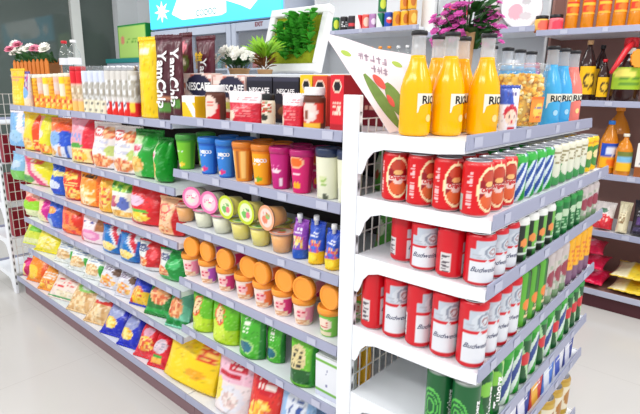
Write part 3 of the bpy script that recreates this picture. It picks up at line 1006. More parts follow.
cupdefs = {
    'green': (fruit((120, 196, 44), (80, 165, 40), (250, 210, 60)), 'leaf_lid', (70, 150, 60)),
    'blue': (fruit((52, 130, 216), (36, 96, 190), (236, 60, 130)), 'blue_lid', (40, 120, 205)),
    'amber': (D((232, 150, 50), ('r', .36, .08, .44, .9, (250, 215, 150)), ('r', .5, .08, .54, .9, (170, 96, 40)), ('r', .58, .08, .66, .9, (250, 205, 120)), ('r', .72, 0, .8, 1, (200, 110, 30)), ('r', 0, .9, 1, 1, (215, 120, 30))), 'amber_lid', (222, 130, 40)),
    'orange': (fruit((248, 168, 24), (232, 130, 20), (120, 180, 40)), 'amber_lid', None),
    'magenta': (D((196, 34, 124), ('e', .46, .5, .05, .06, (250, 200, 220)), ('e', .54, .5, .05, .06, (250, 225, 230)), ('r', .56, .08, .62, .3, (240, 225, 235)), ('w', .4, .62, .6, .7, (236, 120, 180), 1), ('r', .72, 0, .8, 1, (150, 20, 90))), 'magenta_lid', (186, 26, 110)),
    'pink': (D((216, 32, 112), ('e', .5, .82, .13, .16, (248, 110, 40)), ('o', .5, .82, .13, .16, (252, 200, 150), .75), ('w', .42, .5, .58, .57, (250, 225, 235), 1), ('e', .46, .22, .03, .08, (252, 190, 30)), ('e', .5, .2, .03, .08, (252, 170, 30)), ('e', .54, .22, .03, .08, (252, 190, 30)), ('r', .72, 0, .8, 1, (170, 20, 80))), 'magenta_lid', None),
    'cream': (D((232, 232, 206), ('m', .44, .3, .58, .55, [(232, 232, 206), (150, 190, 90), (215, 222, 170), (232, 232, 206)], 30), ('e', .55, .06, .05, .07, (90, 96, 80)), ('r', .36, .1, .41, .3, (200, 200, 190))), 'navy_plastic', None),
}
for k, (d, lid, c) in cupdefs.items():
    if lid not in MATS:
        pm(lid, c, .3, .45)
n2 = NEAR[2] + EPS
seq = [('green', 187, 'green drink cup beside the blue cups'), ('blue', 209.5, 'bright blue drink cup beside the green cups'), ('blue', 227, 'bright blue drink cup beside the amber cup'),
       ('amber', 244, 'amber drink cup with cream upright stripes'), ('orange', 263, 'orange drink cup beside the magenta cup'), ('magenta', 281.5, 'dark magenta drink cup with small white dots'), ('pink', 302, 'hot pink drink cup with orange slice picture'),
       ('cream', 328, 'cream drink cup with dark navy lid'), ('cream', 349.5, 'cream drink cup partly behind the post')]
cp = {}
for k, (d, lid, c) in cupdefs.items():
    big = k == 'cream'
    hh = .128 if not big else .142
    subs = []
    if k in ('blue', 'orange'):
        subs = [('lettering', text_round('lettering', 'MECO', .0150, .0265, hh * .62, 'ink_white', .57, 0, .0010, False, .0010, .0355, hh))]
    cp[k] = cup(hh, (.0265 if not big else .031), (.0355 if not big else .0355), d, lid, .016 if not big else .02, rim=.0015, subs=subs)
for k, px, look in seq:
    X = .062
    inst('drink_cup', cp[k], look + ', on the second shelf of the near bay', 'cup', (X, ypx(px, X, n2 + .02), n2), .12, 'drink cups on the second shelf')
for k, px, look in (('green', 187, 'green'), ('blue', 209.5, 'blue'), ('blue', 227, 'other blue'), ('amber', 244, 'amber'), ('orange', 263, 'orange'), ('magenta', 281.5, 'magenta'), ('pink', 302, 'hot pink')):
    X = .15
    inst('drink_cup', cp[k], 'drink cup in the rear row straight behind the front %s cup' % look, 'cup', (X, ypx(px, .062, n2 + .02), n2), .2, 'drink cups on the second shelf')

# --- near bay, third shelf: fruit jelly cups, lower row upright, upper row lying with the lid to the aisle
n3 = NEAR[3] + EPS
def jelly_cup(jm, lidf, h=.064, r0=.029, r1=.0375):
    rows = 8
    prof = [(r0 * .9, 0), (r0, .002)] + [(r0 + (r1 - r0) * k / rows, .002 + (h - .004) * k / rows) for k in range(1, rows + 1)] + [(r1 + .003, h - .002), (r1 + .003, h)]
    w = MB().lathe(prof, 32, cap1=False).build('cup_wall', 'hazy_plastic')
    q = .0014
    je = MB().lathe([(r0 - q, .003), (r0 - q + (r1 - r0) * .86, .003 + (h - .004) * .88)], 28).build('jelly', jm)
    n, rings = 36, 10
    vs, cs, fs = [], [], []
    for i in range(rings + 1):
        for k in range(n):
            a = 2 * PI * k / n
            rr = (r1 + .003) * (i + .01) / (rings + .01)
            vs.append((-rr * math.cos(a), -rr * math.sin(a), h + .0006))
            cs.append(lidf(.5 + .5 * i / rings * math.sin(a), .5 + .5 * i / rings * math.cos(a)))
    for i in range(rings):
        for k in range(n):
            fs.append((i * n + k, i * n + (k + 1) % n, (i + 1) * n + (k + 1) % n, (i + 1) * n + k))
    lid = MB().add(vs, fs, cs)
    lid.lathe([(r1 + .003, h + .0002), (r1 + .0032, h + .0006)], 36, lambda u, z: (250, 235, 240), cap0=True, cap1=False)
    return [('cup_wall', w, [('jelly', je)]), ('foil_lid', lid.build('foil_lid', 'card'))]


pm('jelly_orange', (252, 170, 30), .2, .5)
pm('jelly_yellow', (240, 224, 60), .2, .5)
pm('jelly_pale', (246, 246, 216), .2, .5)
lid_pink = D((240, 120, 175), ('e', .5, .5, .36, .36, (240, 205, 220)), ('e', .45, .6, .2, .16, (225, 230, 215)), ('w', .25, .4, .75, .55, (235, 60, 130), 2), ('e', .62, .38, .12, .1, (245, 240, 245)))
lid_lime = D((198, 214, 40), ('e', .5, .5, .38, .38, (228, 240, 190)), ('e', .4, .6, .16, .14, (110, 190, 90)), ('e', .62, .6, .12, .14, (235, 120, 140)), ('w', .3, .34, .7, .46, (70, 150, 60), 2))
lid_peach = D((248, 170, 130), ('e', .5, .5, .38, .38, (240, 215, 205)), ('e', .42, .58, .18, .16, (240, 130, 100)), ('e', .6, .42, .14, .12, (150, 190, 110)), ('w', .3, .3, .7, .4, (230, 90, 60), 2))
jc = {'orange': jelly_cup('jelly_orange', lid_peach), 'clear': jelly_cup('jelly_pale', lid_pink), 'yellow': jelly_cup('jelly_yellow', lid_lime)}


def lying(parts, lift):
    """same cup turned on its side, lid to -X, resting on z = 0"""
    Rm = Matrix.Rotation(-PI / 2, 4, 'Y')
    out = []
    for p in parts:
        q = []
        for nm, me in [(p[0], p[1])] + [(s[0], s[1]) for s in (p[2] if len(p) > 2 else [])]:
            m2 = me.copy()
            m2.transform(Matrix.Translation((0, 0, lift)) @ Rm)
            q.append((nm, m2))
        out.append((q[0][0], q[0][1], q[1:]))
    return out


jl = {k: lying(v, .0410) for k, v in jc.items()}
low = [('orange', 186), ('clear', 204.5), ('clear', 222.5), ('yellow', 241.5), ('yellow', 261), ('orange', 282)]
JN = {'orange': 'orange jelly cup', 'clear': 'pale jelly cup', 'yellow': 'yellow jelly cup'}
X = .062
JH = .0652
for i, (k, px) in enumerate(low):
    inst('jelly_cup', jc[k], '%s standing upright, %s of the lower row on the third shelf' % (JN[k], ORD[i]), 'jelly cup', (X, ypx(px, X, n3 + .03), n3), .3 * i, 'jelly cups on the third shelf')
up = [('clear', 188, .35), ('clear', 207, .2), ('yellow', 226.5, 0), ('yellow', 246.5, .0), ('orange', 268, -.1)]
JT = {'orange': 'jelly cup with peach lid', 'clear': 'jelly cup with pink lid', 'yellow': 'jelly cup with lime lid'}
for i, (k, px, yw) in enumerate(up):
    inst('jelly_cup', jl[k], '%s lying on its side, %s of the upper row' % (JT[k], ORD[i]), 'jelly cup', (X + .032, ypx(px, X - .03, n3 + .10), n3 + JH + .001), yw, 'jelly cups on the third shelf')
for i, (k, px) in enumerate(low[1:]):
    inst('jelly_cup', jc[k], '%s upright in the rear row, %s from the far bay side' % (JN[k], ORD[i]), 'jelly cup', (X + .092, ypx(px, X, n3 + .03), n3), .5 * i, 'jelly cups on the third shelf')

# spout pouches of jelly juice
spu = D((48, 90, 200), ('r', 0, 0, 1, .32, (250, 200, 24)), ('m', .12, .3, .9, .6, [(235, 90, 80), (250, 190, 120), (140, 80, 190), (70, 120, 220)], 13), ('w', .2, .66, .8, .84, (245, 245, 250), 2), ('e', .5, .16, .3, .1, (252, 225, 60)), ('r', 0, .9, 1, 1, (36, 70, 180)))
spp = D((150, 70, 180), ('r', 0, 0, 1, .25, (40, 90, 190)), ('m', .12, .28, .9, .6, [(245, 200, 80), (240, 110, 120), (120, 90, 200), (250, 225, 150)], 13), ('w', .2, .68, .8, .84, (245, 235, 250), 2))
for i, (xl, xr, yt, look, d) in enumerate([(291, 305.5, 220, 'purple jelly juice pouch with white spout', spp), (306.5, 322.5, 222, 'blue and yellow juice pouch beside the purple pouch', spu), (323.5, 341, 231, 'blue and yellow juice pouch beside the corner post', spu)]):
    Xm = .05
    ya, yb = ypx(xl, Xm, n3 + .05), ypx(xr, Xm, n3 + .05)
    w, yc = (ya - yb) * .95, (ya + yb) / 2
    h = solve_h(yt, Xm, yc, n3, .05)
    parts = pouch(w, h, .055, d, (40, 70, 180), None, 'gusset', .05, seed=i)
    sp = MB().lathe([(.006, h - .006), (.006, h + .006), (.0085, h + .0065), (.0085, h + .021), (.0075, h + .022)], 16).map(lambda p: p + Vector((.028, 0, -.002))).build('spout_cap', 'white_plastic')
    inst('juice_pouch', parts + [('spout_cap', sp)], look + ', on the third shelf', 'pouch', (.03, yc, n3), 0, 'juice pouches on the third shelf')

# --- near bay, fourth shelf: orange lidded cups, lower row upright, upper row lying
n4 = NEAR[4] + EPS
def milk(side): return D((244, 222, 212), ('r', .63, .12, .84, .86, side), ('e', .56, .56, .09, .2, (246, 190, 190)), ('w', .5, .42, .62, .7, (216, 60, 90), 3), ('m', .42, .06, .7, .26, [(232, 190, 150), (250, 226, 200), (220, 160, 120)], 20), ('r', 0, .9, 1, 1, (248, 236, 226)))
mk = {}
for nm, c in (('pink', (240, 140, 170)), ('violet', (186, 84, 190)), ('orange', (244, 120, 60)), ('magenta', (214, 50, 120)), ('green', (110, 190, 70))):
    d = milk(c) if nm != 'green' else D((120, 196, 76), ('e', .5, .56, .13, .26, (248, 225, 205)), ('w', .42, .4, .58, .7, (216, 60, 60), 3), ('r', .38, .06, .62, .22, (240, 225, 190)))
    mk[nm] = cup(.092, .0275, .0350, d, 'orange_plastic', .017, rim=.003)
mklie = {k: lying(v, .0391) for k, v in mk.items()}
rows4 = [('pink', 192), ('violet', 209), ('magenta', 227), ('orange', 245.5), ('orange', 264), ('magenta', 283.5), ('pink', 304), ('green', 330)]
X = .062
for i, (k, px) in enumerate(rows4):
    inst('snack_cup', mk[k], 'orange lidded cup with %s label standing upright, %s of the lower row' % (k, ORD[i]), 'cup', (X, ypx(px, X, n4 + .04), n4), .1 - .06 * (i % 3), 'orange lidded cups on the fourth shelf')
for i, (k, px) in enumerate([('pink', 191), ('violet', 207), ('magenta', 225), ('orange', 246), ('orange', 264), ('magenta', 283), ('pink', 302), ('green', 331)]):
    inst('snack_cup', mklie[k], 'orange lidded cup lying lid to the aisle, %s of the upper row' % ORD[i], 'cup', (X + .05 + .008 * (i % 2), ypx(px, X - .03, n4 + .126), n4 + .0930), (.12, -.08, .05)[i % 3], 'orange lidded cups on the fourth shelf')
for i, (k, px) in enumerate(rows4[1:]):
    inst('snack_cup', mk[k], 'orange lidded cup upright in the rear row, behind the %s front cup' % ORD[i + 1], 'cup', (X + .155, ypx(px, X, n4 + .04), n4), 0, 'orange lidded cups on the fourth shelf')

# --- near bay, top shelf: coffee
n1 = NEAR[1] + EPS


def box_px(xl, xr, yt, x0, depth, surf, look, des, side, top, letters=(), name='coffee_box', cat='box', z=None):
    ya, yb = ypx(xl, x0, surf + .05), ypx(xr, x0, surf + .05)
    yc = (ya + yb) / 2
    h = row_z(yt, x0, yc) - surf
    w = (ya - yb) * .97
    L = [(t, s * w, u, v, m, sh, bo * w, ve) for (t, s, u, v, m, sh, bo, ve) in letters]
    return inst(name, carton(w, depth, h, des, side, top, L), look, cat, (x0, yc, surf)), h


mugbox = D((240, 214, 206), ('m', 0, .5, 1, 1, [(236, 200, 190), (200, 110, 90), (244, 226, 218), (240, 214, 206)], 9), ('e', .58, .72, .4, .26, (38, 38, 66)), ('r', 0, 0, 1, .42, (120, 66, 46)), ('e', .4, .26, .34, .2, (246, 226, 200)), ('e', .4, .3, .24, .1, (206, 200, 90)), ('r', .1, 0, .6, .14, (200, 24, 36)))
blackbox = D((30, 30, 44), ('r', 0, .93, 1, 1, (60, 60, 80)), ('r', .1, .1, .9, .42, (70, 44, 40)), ('e', .5, .26, .3, .12, (150, 96, 60)))
NB = [('NESCAFE', .2, .56, .7, 'ink_white', 0, .006, False)]
box_px(182, 213, 73.5, .14, .05, n1, 'white coffee box with navy badge, first behind the coffee jar', mugbox, (235, 205, 195), (240, 225, 220), NB)
box_px(213.5, 246, 75.5, .14, .05, n1, 'white coffee box with navy badge, beside the black coffee box', mugbox, (235, 205, 195), (240, 225, 220), NB)
box_px(247, 272.5, 77, .14, .09, n1, 'black coffee box with white lettering, beside the white boxes', blackbox, (26, 26, 36), (36, 36, 50), [('NESCAFE', .2, .5, .7, 'ink_white', 0, .006, False)])
box_px(273, 299, 77.5, .14, .09, n1, 'black coffee box beside the yellow coffee box', blackbox, (26, 26, 36), (36, 36, 50), [('NESCAFE', .17, .5, .7, 'ink_white', 0, .004, False)])
stick = lambda c: D(c, ('e', .5, .8, .34, .12, (250, 225, 200)), ('e', .5, .8, .26, .09, (24, 22, 30)), ('w', .2, .3, .8, .55, (250, 220, 200), 4), ('r', 0, 0, 1, .1, tuple(int(v * .8) for v in c)))
box_px(300, 312, 75, .14, .08, n1, 'slim yellow coffee box with black oval badge', stick((250, 205, 30)), (240, 190, 20), (245, 205, 60))
box_px(312.5, 327, 76, .14, .08, n1, 'slim orange-red coffee box with black oval badge', stick((228, 76, 50)), (205, 50, 40), (225, 150, 40))
box_px(330, 343.5, 75, .06, .08, n1, 'tall red coffee box with black oval badge by the corner post', stick((222, 32, 48)), (190, 24, 40), (230, 150, 40))
box_px(182, 195, 96, .03, .05, n1, 'small yellow and white box on the near bay top shelf', D((248, 200, 20), ('r', 0, .72, 1, 1, (245, 240, 240)), ('d', .9, 1.4, .9, (245, 240, 240))), (240, 190, 20), (245, 240, 240), name='food_box')


def jar(label, cx, yt, surf, xX, r, des, lidmat, look):
    yc = ypx(cx, xX, surf + .03)
    h = row_z(yt, xX, yc) - surf
    hb = h * .8
    prof = [(r * .9, 0), (r, .004)] + [(r, .004 + (hb - .012) * k / 16) for k in range(1, 17)] + [(r * .88, hb)]
    b = MB().lathe(prof, 32, lambda u, z: des(u, z / hb)).build('jar_body', 'card')
    l = MB().lathe([(r * .93, hb + .0005), (r * .95, hb + .003), (r * .95, h - .003), (r * .91, h)], 32).build('jar_lid', lidmat)
    inst('coffee_jar', [('jar_body', b), ('jar_lid', l)], look, 'jar', (xX, yc, surf))


jar('', 216, 85, n1, .065, .034, D((92, 48, 36), ('r', .3, 0, .7, .55, (205, 26, 36)), ('e', .53, .5, .13, .38, (244, 214, 200)), ('r', .47, .62, .6, .68, (214, 70, 70)), ('r', .49, .5, .6, .55, (220, 120, 100)), ('e', .44, .22, .08, .16, (246, 226, 200))), 'white_plastic', 'coffee jar with white lid and red mug picture')
jar('', 314.5, 87, n1, .065, .031, D((96, 50, 34), ('r', .25, .2, .75, .8, (216, 60, 44)), ('e', .52, .5, .14, .3, (236, 216, 206)), ('r', .4, 0, .7, .16, (240, 190, 60)), ('r', .46, .3, .52, .56, (140, 80, 56)), ('r', .54, .34, .62, .5, (236, 230, 222))), 'white_plastic', 'coffee jar with white lid beside the corner post')
redbag = D((214, 30, 54), ('r', 0, .66, 1, 1, (244, 232, 234)), ('w', .3, .74, .9, .9, (225, 120, 130), 2), ('w', .2, .2, .8, .55, (240, 130, 130), 4), ('e', .1, .2, .2, .22, (246, 214, 190)))
bag_row('near', 1, [
    (229.5, 258, 92, 'white topped red coffee bag on the near bay top shelf', redbag, (200, 40, 60), P(t=.05, tilt=.04, kind='gusset', name='coffee_bag', cat='coffee bag', pos='beside the first jar')),
    (283, 302, 94, 'white topped red coffee bag beside the second coffee jar', redbag, (200, 40, 60), P(t=.05, tilt=.04, kind='gusset', name='coffee_bag', cat='coffee bag', pos='near the corner post')),
])
jar('', 268.5, 94, n1, .055, .021, D((226, 214, 190), ('e', .5, .3, .12, .14, (50, 50, 40)), ('m', .3, .5, .7, .9, [(226, 214, 190), (205, 60, 50), (240, 230, 215), (120, 130, 70)], 18)), 'black_plastic', 'small beige jar with black lid between the red coffee bags')

# --- tall yam chip bags at the join of the two bays
yl = [('YamChip', .056, .5, .5, 'ink_white', 0, .0018, True)]
bag_row('far', 1, [
    (141, 157, 37, 'tall yellow chip bag with crown-like top', D((250, 208, 10), ('r', .1, .82, .6, .9, (245, 236, 200)), ('r', 0, 0, .06, 1, (60, 40, 30)), ('e', .4, .55, .3, .05, (252, 220, 70))), (235, 185, 10), P(t=.05, tilt=.03, kind='stand', x0=.05, pos='standing on the far bay top shelf')),
    (157.5, 171, 35, 'tall dark brown chip bag with white upright lettering', D((84, 30, 42), ('r', .2, .1, .9, .22, (90, 150, 60)), ('r', .1, .24, 1, .27, (220, 150, 110))), (74, 26, 36), P(t=.05, tilt=.03, x0=.05, letters=yl, pos='next to the yellow one')),
])
bag_row('near', 1, [
    (172, 181, 35, 'tall dark brown chip bag with white lettering', D((84, 30, 42), ('r', .2, .1, .9, .22, (90, 150, 60))), (74, 26, 36), P(t=.04, tilt=.03, x0=.06, letters=[('YamChip', .056, .4, .5, 'ink_white', 0, .0018, True)], pos='second of the front brown bags')),
    (182, 194.5, 33, 'brown chip bag with pink bird and green leaf print', D((92, 32, 46), ('e', .45, .86, .3, .07, (240, 130, 150)), ('e', .6, .66, .3, .1, (90, 110, 50)), ('e', .6, .66, .14, .04, (240, 235, 225)), ('o', .6, .36, .16, .1, (235, 150, 160), .6)), (80, 28, 40), P(t=.045, tilt=.0, x0=.202, yaw=.01, name='snack_bag', pos='standing behind the coffee boxes')),
    (197, 215, 36, 'brown chip bag with yellow characters and white lettering', D((92, 32, 46)), (80, 28, 40), P(t=.045, tilt=.0, x0=.202, yaw=.01, letters=[('黄金', .036, .26, .78, 'ink_yellow', 0, .0012, False), ('YamChip', .046, .56, .45, 'ink_white', 0, .0012, True)], pos='behind the coffee boxes')),
])

# ================================================================ goods on the end-of-aisle unit
CR = .0328
SH, TALL = .122, .166
c_red = D((212, 8, 20), ('o', .5, .5, .145, .41, (250, 226, 178), .86), ('e', .5, .5, .122, .35, (150, 18, 32)), ('e', .5, .31, .10, .15, (222, 96, 48)), ('e', .5, .72, .085, .12, (196, 70, 48)), ('e', .5, .6, .05, .05, (240, 190, 120)), ('r', .385, .44, .615, .54, (236, 206, 196)), ('e', .5, .42, .06, .06, (236, 206, 196)), ('w', .24, .16, .3, .82, (240, 190, 190), 12), ('w', .7, .2, .76, .8, (240, 190, 190), 12), ('r', .1, .1, .2, .4, (160, 190, 180)), ('r', 0, 0, 1, .045, (236, 214, 200)), ('r', 0, .93, 1, 1, (214, 70, 70)))
def c_bud(split_v): return D((206, 14, 32), ('r', .3, .07, .74, split_v, (222, 224, 230)), ('r', .3, split_v, .74, .88, (188, 196, 208)), ('r', .3, .72, .36, .88, (206, 14, 32)), ('e', .52, split_v + .16, .12, .13, (204, 210, 218)), ('o', .56, split_v + .17, .1, .12, (140, 148, 164), .75), ('o', .56, split_v + .17, .05, .06, (160, 120, 124), .6), ('w', .34, split_v + .06, .48, split_v + .14, (176, 180, 190), 2), ('r', .3, split_v - .025, .68, split_v + .02, (206, 20, 36)), ('e', .5, split_v - .01, .03, .03, (214, 218, 224)), ('r', .04, .14, .16, .5, (214, 210, 210)), ('w', .05, .15, .15, .48, (90, 80, 90), 9), ('r', 0, 0, 1, .03, (222, 222, 224)), ('r', 0, .03, 1, .10, (206, 14, 32)))
c_snow = D((30, 150, 50), ('d', .2, .44, -.32, (206, 226, 232)), ('d', .24, .4, -.32, (44, 80, 160)), ('d', .29, .34, -.32, (222, 232, 240)), ('r', 0, .8, 1, .95, (60, 180, 70)), ('r', 0, .06, .2, .5, (24, 120, 44)))
c_pale = D((226, 222, 200), ('r', 0, 0, 1, .5, (70, 152, 84)), ('w', .35, .55, .65, .85, (150, 140, 100), 4), ('e', .5, .4, .1, .16, (225, 225, 205)), ('r', 0, 0, 1, .06, (40, 110, 60)))
c_yel = D((246, 196, 24), ('e', .5, .45, .15, .3, (70, 140, 60)), ('e', .5, .5, .08, .12, (240, 220, 160)), ('r', 0, .8, 1, .86, (226, 150, 20)))
c_wt = D((44, 120, 44), ('r', 0, .84, 1, 1, (236, 236, 232)), ('r', .3, 0, .5, .84, (34, 44, 34)), ('r', .5, .2, .62, .84, (110, 180, 70)), ('e', .5, .46, .06, .09, (232, 140, 70)), ('w', .42, .2, .6, .36, (205, 215, 205), 2))
c_gt = D((24, 116, 52), ('r', 0, .86, 1, 1, (46, 150, 66)), ('d', .3, .5, .1, (20, 90, 44)), ('w', .44, .2, .6, .7, (150, 196, 150), 7), ('e', .5, .6, .08, .1, (190, 214, 180)))
c_grey = D((198, 186, 184), ('m', .25, .1, .8, .8, [(198, 186, 184), (176, 150, 156), (206, 200, 190), (160, 170, 150)], 16), ('e', .5, .5, .1, .16, (150, 60, 76)), ('r', 0, 0, 1, .2, (120, 150, 110)))
c_dg = D((38, 108, 36), ('r', .28, 0, .46, 1, (96, 176, 56)), ('r', .52, 0, 1, 1, (30, 44, 26)), ('e', .5, .42, .07, .1, (236, 130, 50)), ('w', .44, .2, .58, .32, (226, 200, 150), 2))
c_yo = D((240, 176, 36), ('r', 0, 0, 1, .34, (130, 92, 120)), ('w', .4, .4, .62, .8, (226, 120, 40), 4), ('r', .3, 0, .36, 1, (250, 214, 110)))
c_carl = D((16, 92, 46), ('o', .42, .4, .14, .3, (90, 190, 80), .88), ('o', .42, .4, .1, .22, (90, 190, 80), .84), ('o', .42, .4, .06, .14, (90, 190, 80), .74), ('w', .2, .1, .25, .7, (196, 220, 200), 10), ('r', 0, .94, 1, 1, (170, 176, 170)))
c_tub = D((26, 130, 44), ('d', .34, .44, .2, (150, 205, 90)), ('d', .5, .66, .2, (20, 84, 40)), ('e', .46, .7, .12, .12, (130, 200, 70)), ('d', .74, .8, .2, (170, 214, 120)))
c_tub2 = D((34, 150, 40), ('d', .18, .42, -.4, (210, 224, 214)), ('d', .24, .34, -.4, (46, 70, 140)), ('r', 0, .84, 1, .96, (70, 170, 60)))
c_dk = D((20, 84, 40), ('d', .3, .36, .3, (170, 214, 160)), ('d', .6, .66, .3, (170, 214, 160)), ('e', .5, .5, .1, .12, (206, 40, 50)), ('r', 0, .86, 1, .94, (60, 150, 70)))

CANS = {
    'red': (can_parts(SH, CR, c_red, [('Original', .0125, .5, .49, 'ink_red', .2, .0004, False)]), 'red beer can with cream oval emblem', SH),
    'bud': (can_parts(SH, CR, c_bud(.5), [('Budweiser', .0165, .5, .34, 'ink_navy', .5, .0, False)]), 'short red and white beer can with cursive lettering', SH),
    'budt': (can_parts(TALL, CR, c_bud(.55), [('Budweiser', .0175, .51, .36, 'ink_navy', .5, .0, False)]), 'tall red and white beer can with cursive lettering', TALL),
    'snow': (can_parts(SH, CR, c_snow), 'bright green can with slanted blue and white label', SH),
    'pale': (can_parts(SH, CR, c_pale), 'cream topped green can', SH),
    'yellow': (can_parts(SH, CR, c_yel), 'yellow can with green oval', SH),
    'whitetop': (can_parts(SH, CR, c_wt), 'dark green can with white top band', SH),
    'greentop': (can_parts(SH, CR, c_gt), 'deep green can with pale lettering', SH),
    'grey': (can_parts(SH, CR, c_grey), 'greyish can with small red emblem', SH),
    'emblem': (can_parts(TALL, CR, c_dg), 'tall dark green can with orange emblem', TALL),
    'greyt': (can_parts(TALL, CR, c_grey), 'tall greyish can with red emblem', TALL),
    'amber': (can_parts(TALL, CR, c_yo), 'tall amber yellow can', TALL),
    'carl': (can_parts(TALL, CR, c_carl, [('Carlsberg', .021, .68, .46, 'ink_white', .25, .0006, True)]), 'tall dark green can with pale ring pattern', TALL),
    'tub': (can_parts(TALL, CR, c_tub, [('Tuborg', .03, .54, .46, 'ink_white', .2, .001, True)]), 'tall green can with slanted white lettering', TALL),
    'tub2': (can_parts(TALL, CR, c_tub2), 'tall light green can with blue and white band', TALL),
    'dark': (can_parts(TALL, CR, c_dk), 'tall dark green can with red dot', TALL),
}
PX = .0675
DY = .0697
EL = {2: 'second', 3: 'third', 4: 'fourth', 5: 'fifth'}


def can_row(lvl, cols, deep, end_kinds, depth_cols=2):
    """cols: kinds along the front; deep: rows behind; end_kinds: kinds along the open end, front to back"""
    z = ENDZ[lvl] + EPS
    rnd = random.Random(lvl * 11)
    yf = EFRONT[lvl] + (.057 if lvl == 2 else .0375)
    for i, k in enumerate(cols):
        for j in range(deep if i else len(end_kinds)):
            kk = end_kinds[j] if i == 0 else k
            parts, look, h = CANS[kk]
            rz = PI / 2 - rnd.uniform(.1, .5) if i else END_RZ[lvl][j]
            if i == 0:
                lab = '%s, %s along the open end, %s shelf' % (look, ORD[j], EL[lvl])
            elif j == 0:
                lab = '%s, %s along %s drinks shelf front' % (look, ORD[i], EL[lvl])
            else:
                lab = 'can top behind the %s front can, %s row, %s drinks shelf' % (ORD[i], ORD[j], EL[lvl])
            inst('drink_can', parts, lab, 'can', (.0375 + PX * i + (.02 if lvl == 3 and i == 0 and j == 3 else 0), yf + DY * j, z), rz, 'cans on the %s shelf of the end unit' % EL[lvl])


# yaw of the cans along the open end: 0 turns the print to the aisle, 90 degrees to the unit's front
END_RZ = {2: [1.35, 1.1, 1.3, .75], 3: [.95, 2.6, .75, 2.0], 4: [.95, .72, 1.5, .85, 2.4], 5: [.3, .3, .3]}
can_row(2, ['red'] * 3 + ['snow'] * 4 + ['pale'] * 5 + ['yellow'] * 2, 3, ['red'] * 4)
can_row(3, ['bud'] * 3 + ['whitetop'] * 4 + ['greentop'] * 4 + ['grey'] * 3, 2, ['bud'] * 4)
can_row(4, ['budt'] * 4 + ['emblem'] * 3 + ['greyt'] * 3 + ['amber'] * 4, 1, ['budt'] * 5)
can_row(5, ['carl', 'tub', 'tub', 'tub2', 'tub2', 'dark', 'tub2', 'dark', 'tub2', 'dark', 'tub2', 'dark', 'dark', 'dark'], 1, ['carl'] * 2)

# --- flavoured drink bottles
def bottle(liq, tint):
    h, r = .226, .037
    prof = [(r * .8, 0), (r * .95, .003), (r, .010), (r, .100), (r * .97, .112), (r * .88, .128), (r * .73, .145), (r * .58, .160), (.0180, .174), (.0166, .186), (.0158, .216), (.0166, .219), (.0166, .226)]
    k = 9
    body = MB().lathe(prof[:k - 1] + [(.0176, .176), (.0168, .183)], 40).build('filled_body', liq)
    neck = MB().lathe([(.0168, .1835)] + prof[k + 1:], 32, cap0=False, cap1=False).build('clear_neck', 'clear_neck_glass')
    cl = [(.0182, .2205), (.0188, .222), (.0186, .2285), (.0172, .2305), (.012, .231)]
    cl = [(a, b + .006) for a, b in cl]
    cap = MB().lathe(cl, 24).map(lambda p: p + Vector((0, 0, .0005))).build('crown_cap', 'black_plastic')
    # paper flag on the wall: cream with a wavy lower edge
    m = MB()
    n = 22
    vs, fs = [], []
    for i in range(n + 1):
        u = .365 + .29 * i / n
        ph = (u - .5) * 2 * PI
        zt, zb = .106, .066 + .012 * math.sin((u - .365) / .29 * PI) - (.012 if i < 2 else 0)
        for zz in (zb, (zb + min(zt, .098)) / 2, .098):
            vs.append((-(r + .0006) * math.cos(ph), -(r + .0006) * math.sin(ph), zz))
    for i in range(n):
        for k in range(2):
            fs.append((i * 3 + k, i * 3 + k + 1, (i + 1) * 3 + k + 1, (i + 1) * 3 + k))
    lab = m.add(vs, fs, None, True).build('paper_label', 'cream_plastic')
    tx = text_round('lettering', 'RIO', .025, r, .084, 'ink_black', .5, 0, .0006, False, .0012)
    dot = MB()
    a = np.linspace(0, 2 * PI, 17)[:-1]
    dv = [(-(r + .0008) * math.cos((.0085 * math.cos(t)) / r), -(r + .0008) * math.sin((.0085 * math.cos(t)) / r), .042 + .0085 * math.sin(t)) for t in a]
    dm = dot.add(dv, [tuple(range(16))]).build('round_seal', tint)
    return [('filled_body', body, [('paper_label', lab), ('lettering', tx), ('round_seal', dm)]), ('clear_neck', neck), ('crown_cap', cap)]


clear('clear_neck_glass', (252, 253, 255), 0.3)
pm('liquid_orange', (255, 184, 0), .16, .4, var=.02)
pm('liquid_blue', (70, 172, 226), .2, .4, var=.02)
pm('liquid_pink', (250, 130, 116), .2, .4, var=.02)
pm('seal_orange', (250, 216, 140), .5, .3)
pm('seal_blue', (170, 214, 236), .5, .3)
bo, bb, bp_ = bottle('liquid_orange', 'seal_orange'), bottle('liquid_blue', 'seal_blue'), bottle('liquid_pink', 'seal_orange')
z1 = ENDZ[1] + EPS
for (p, x, y, rz, look) in [
        (bo, .058, .632, 1.5, 'orange drink bottle beside the leaning leaflet'), (bo, .122, .582, 1.5, 'orange drink bottle in the middle of the front three'),
        (bo, .200, .528, 1.3, 'orange drink bottle beside the cartoon pack'), (bo, .172, .643, 1.1, 'orange drink bottle in the rear, behind the first two'), (bo, .243, .612, 1.1, 'orange drink bottle in the rear, behind the last two'),
        (bb, .650, .520, 1.05, 'blue drink bottle beside the popcorn tub'), (bb, .757, .520, 1.1, 'blue drink bottle between blue and pink bottles'), (bb, .545, .668, 1.2, 'blue drink bottle behind the popcorn tub'),
        (bb, .640, .655, 1.2, 'blue drink bottle in the rear row by the tub'), (bb, .745, .655, 1.2, 'blue drink bottle in the rear row by the pink bottle'), (bp_, .870, .520, 1.15, 'pink drink bottle at the far end of the top drinks shelf'), (bb, .850, .655, 1.2, 'blue drink bottle last in the rear row')]:
    inst('drink_bottle', p, look, 'bottle', (x, y, z1), rz, 'glass drink bottles on the top shelf')

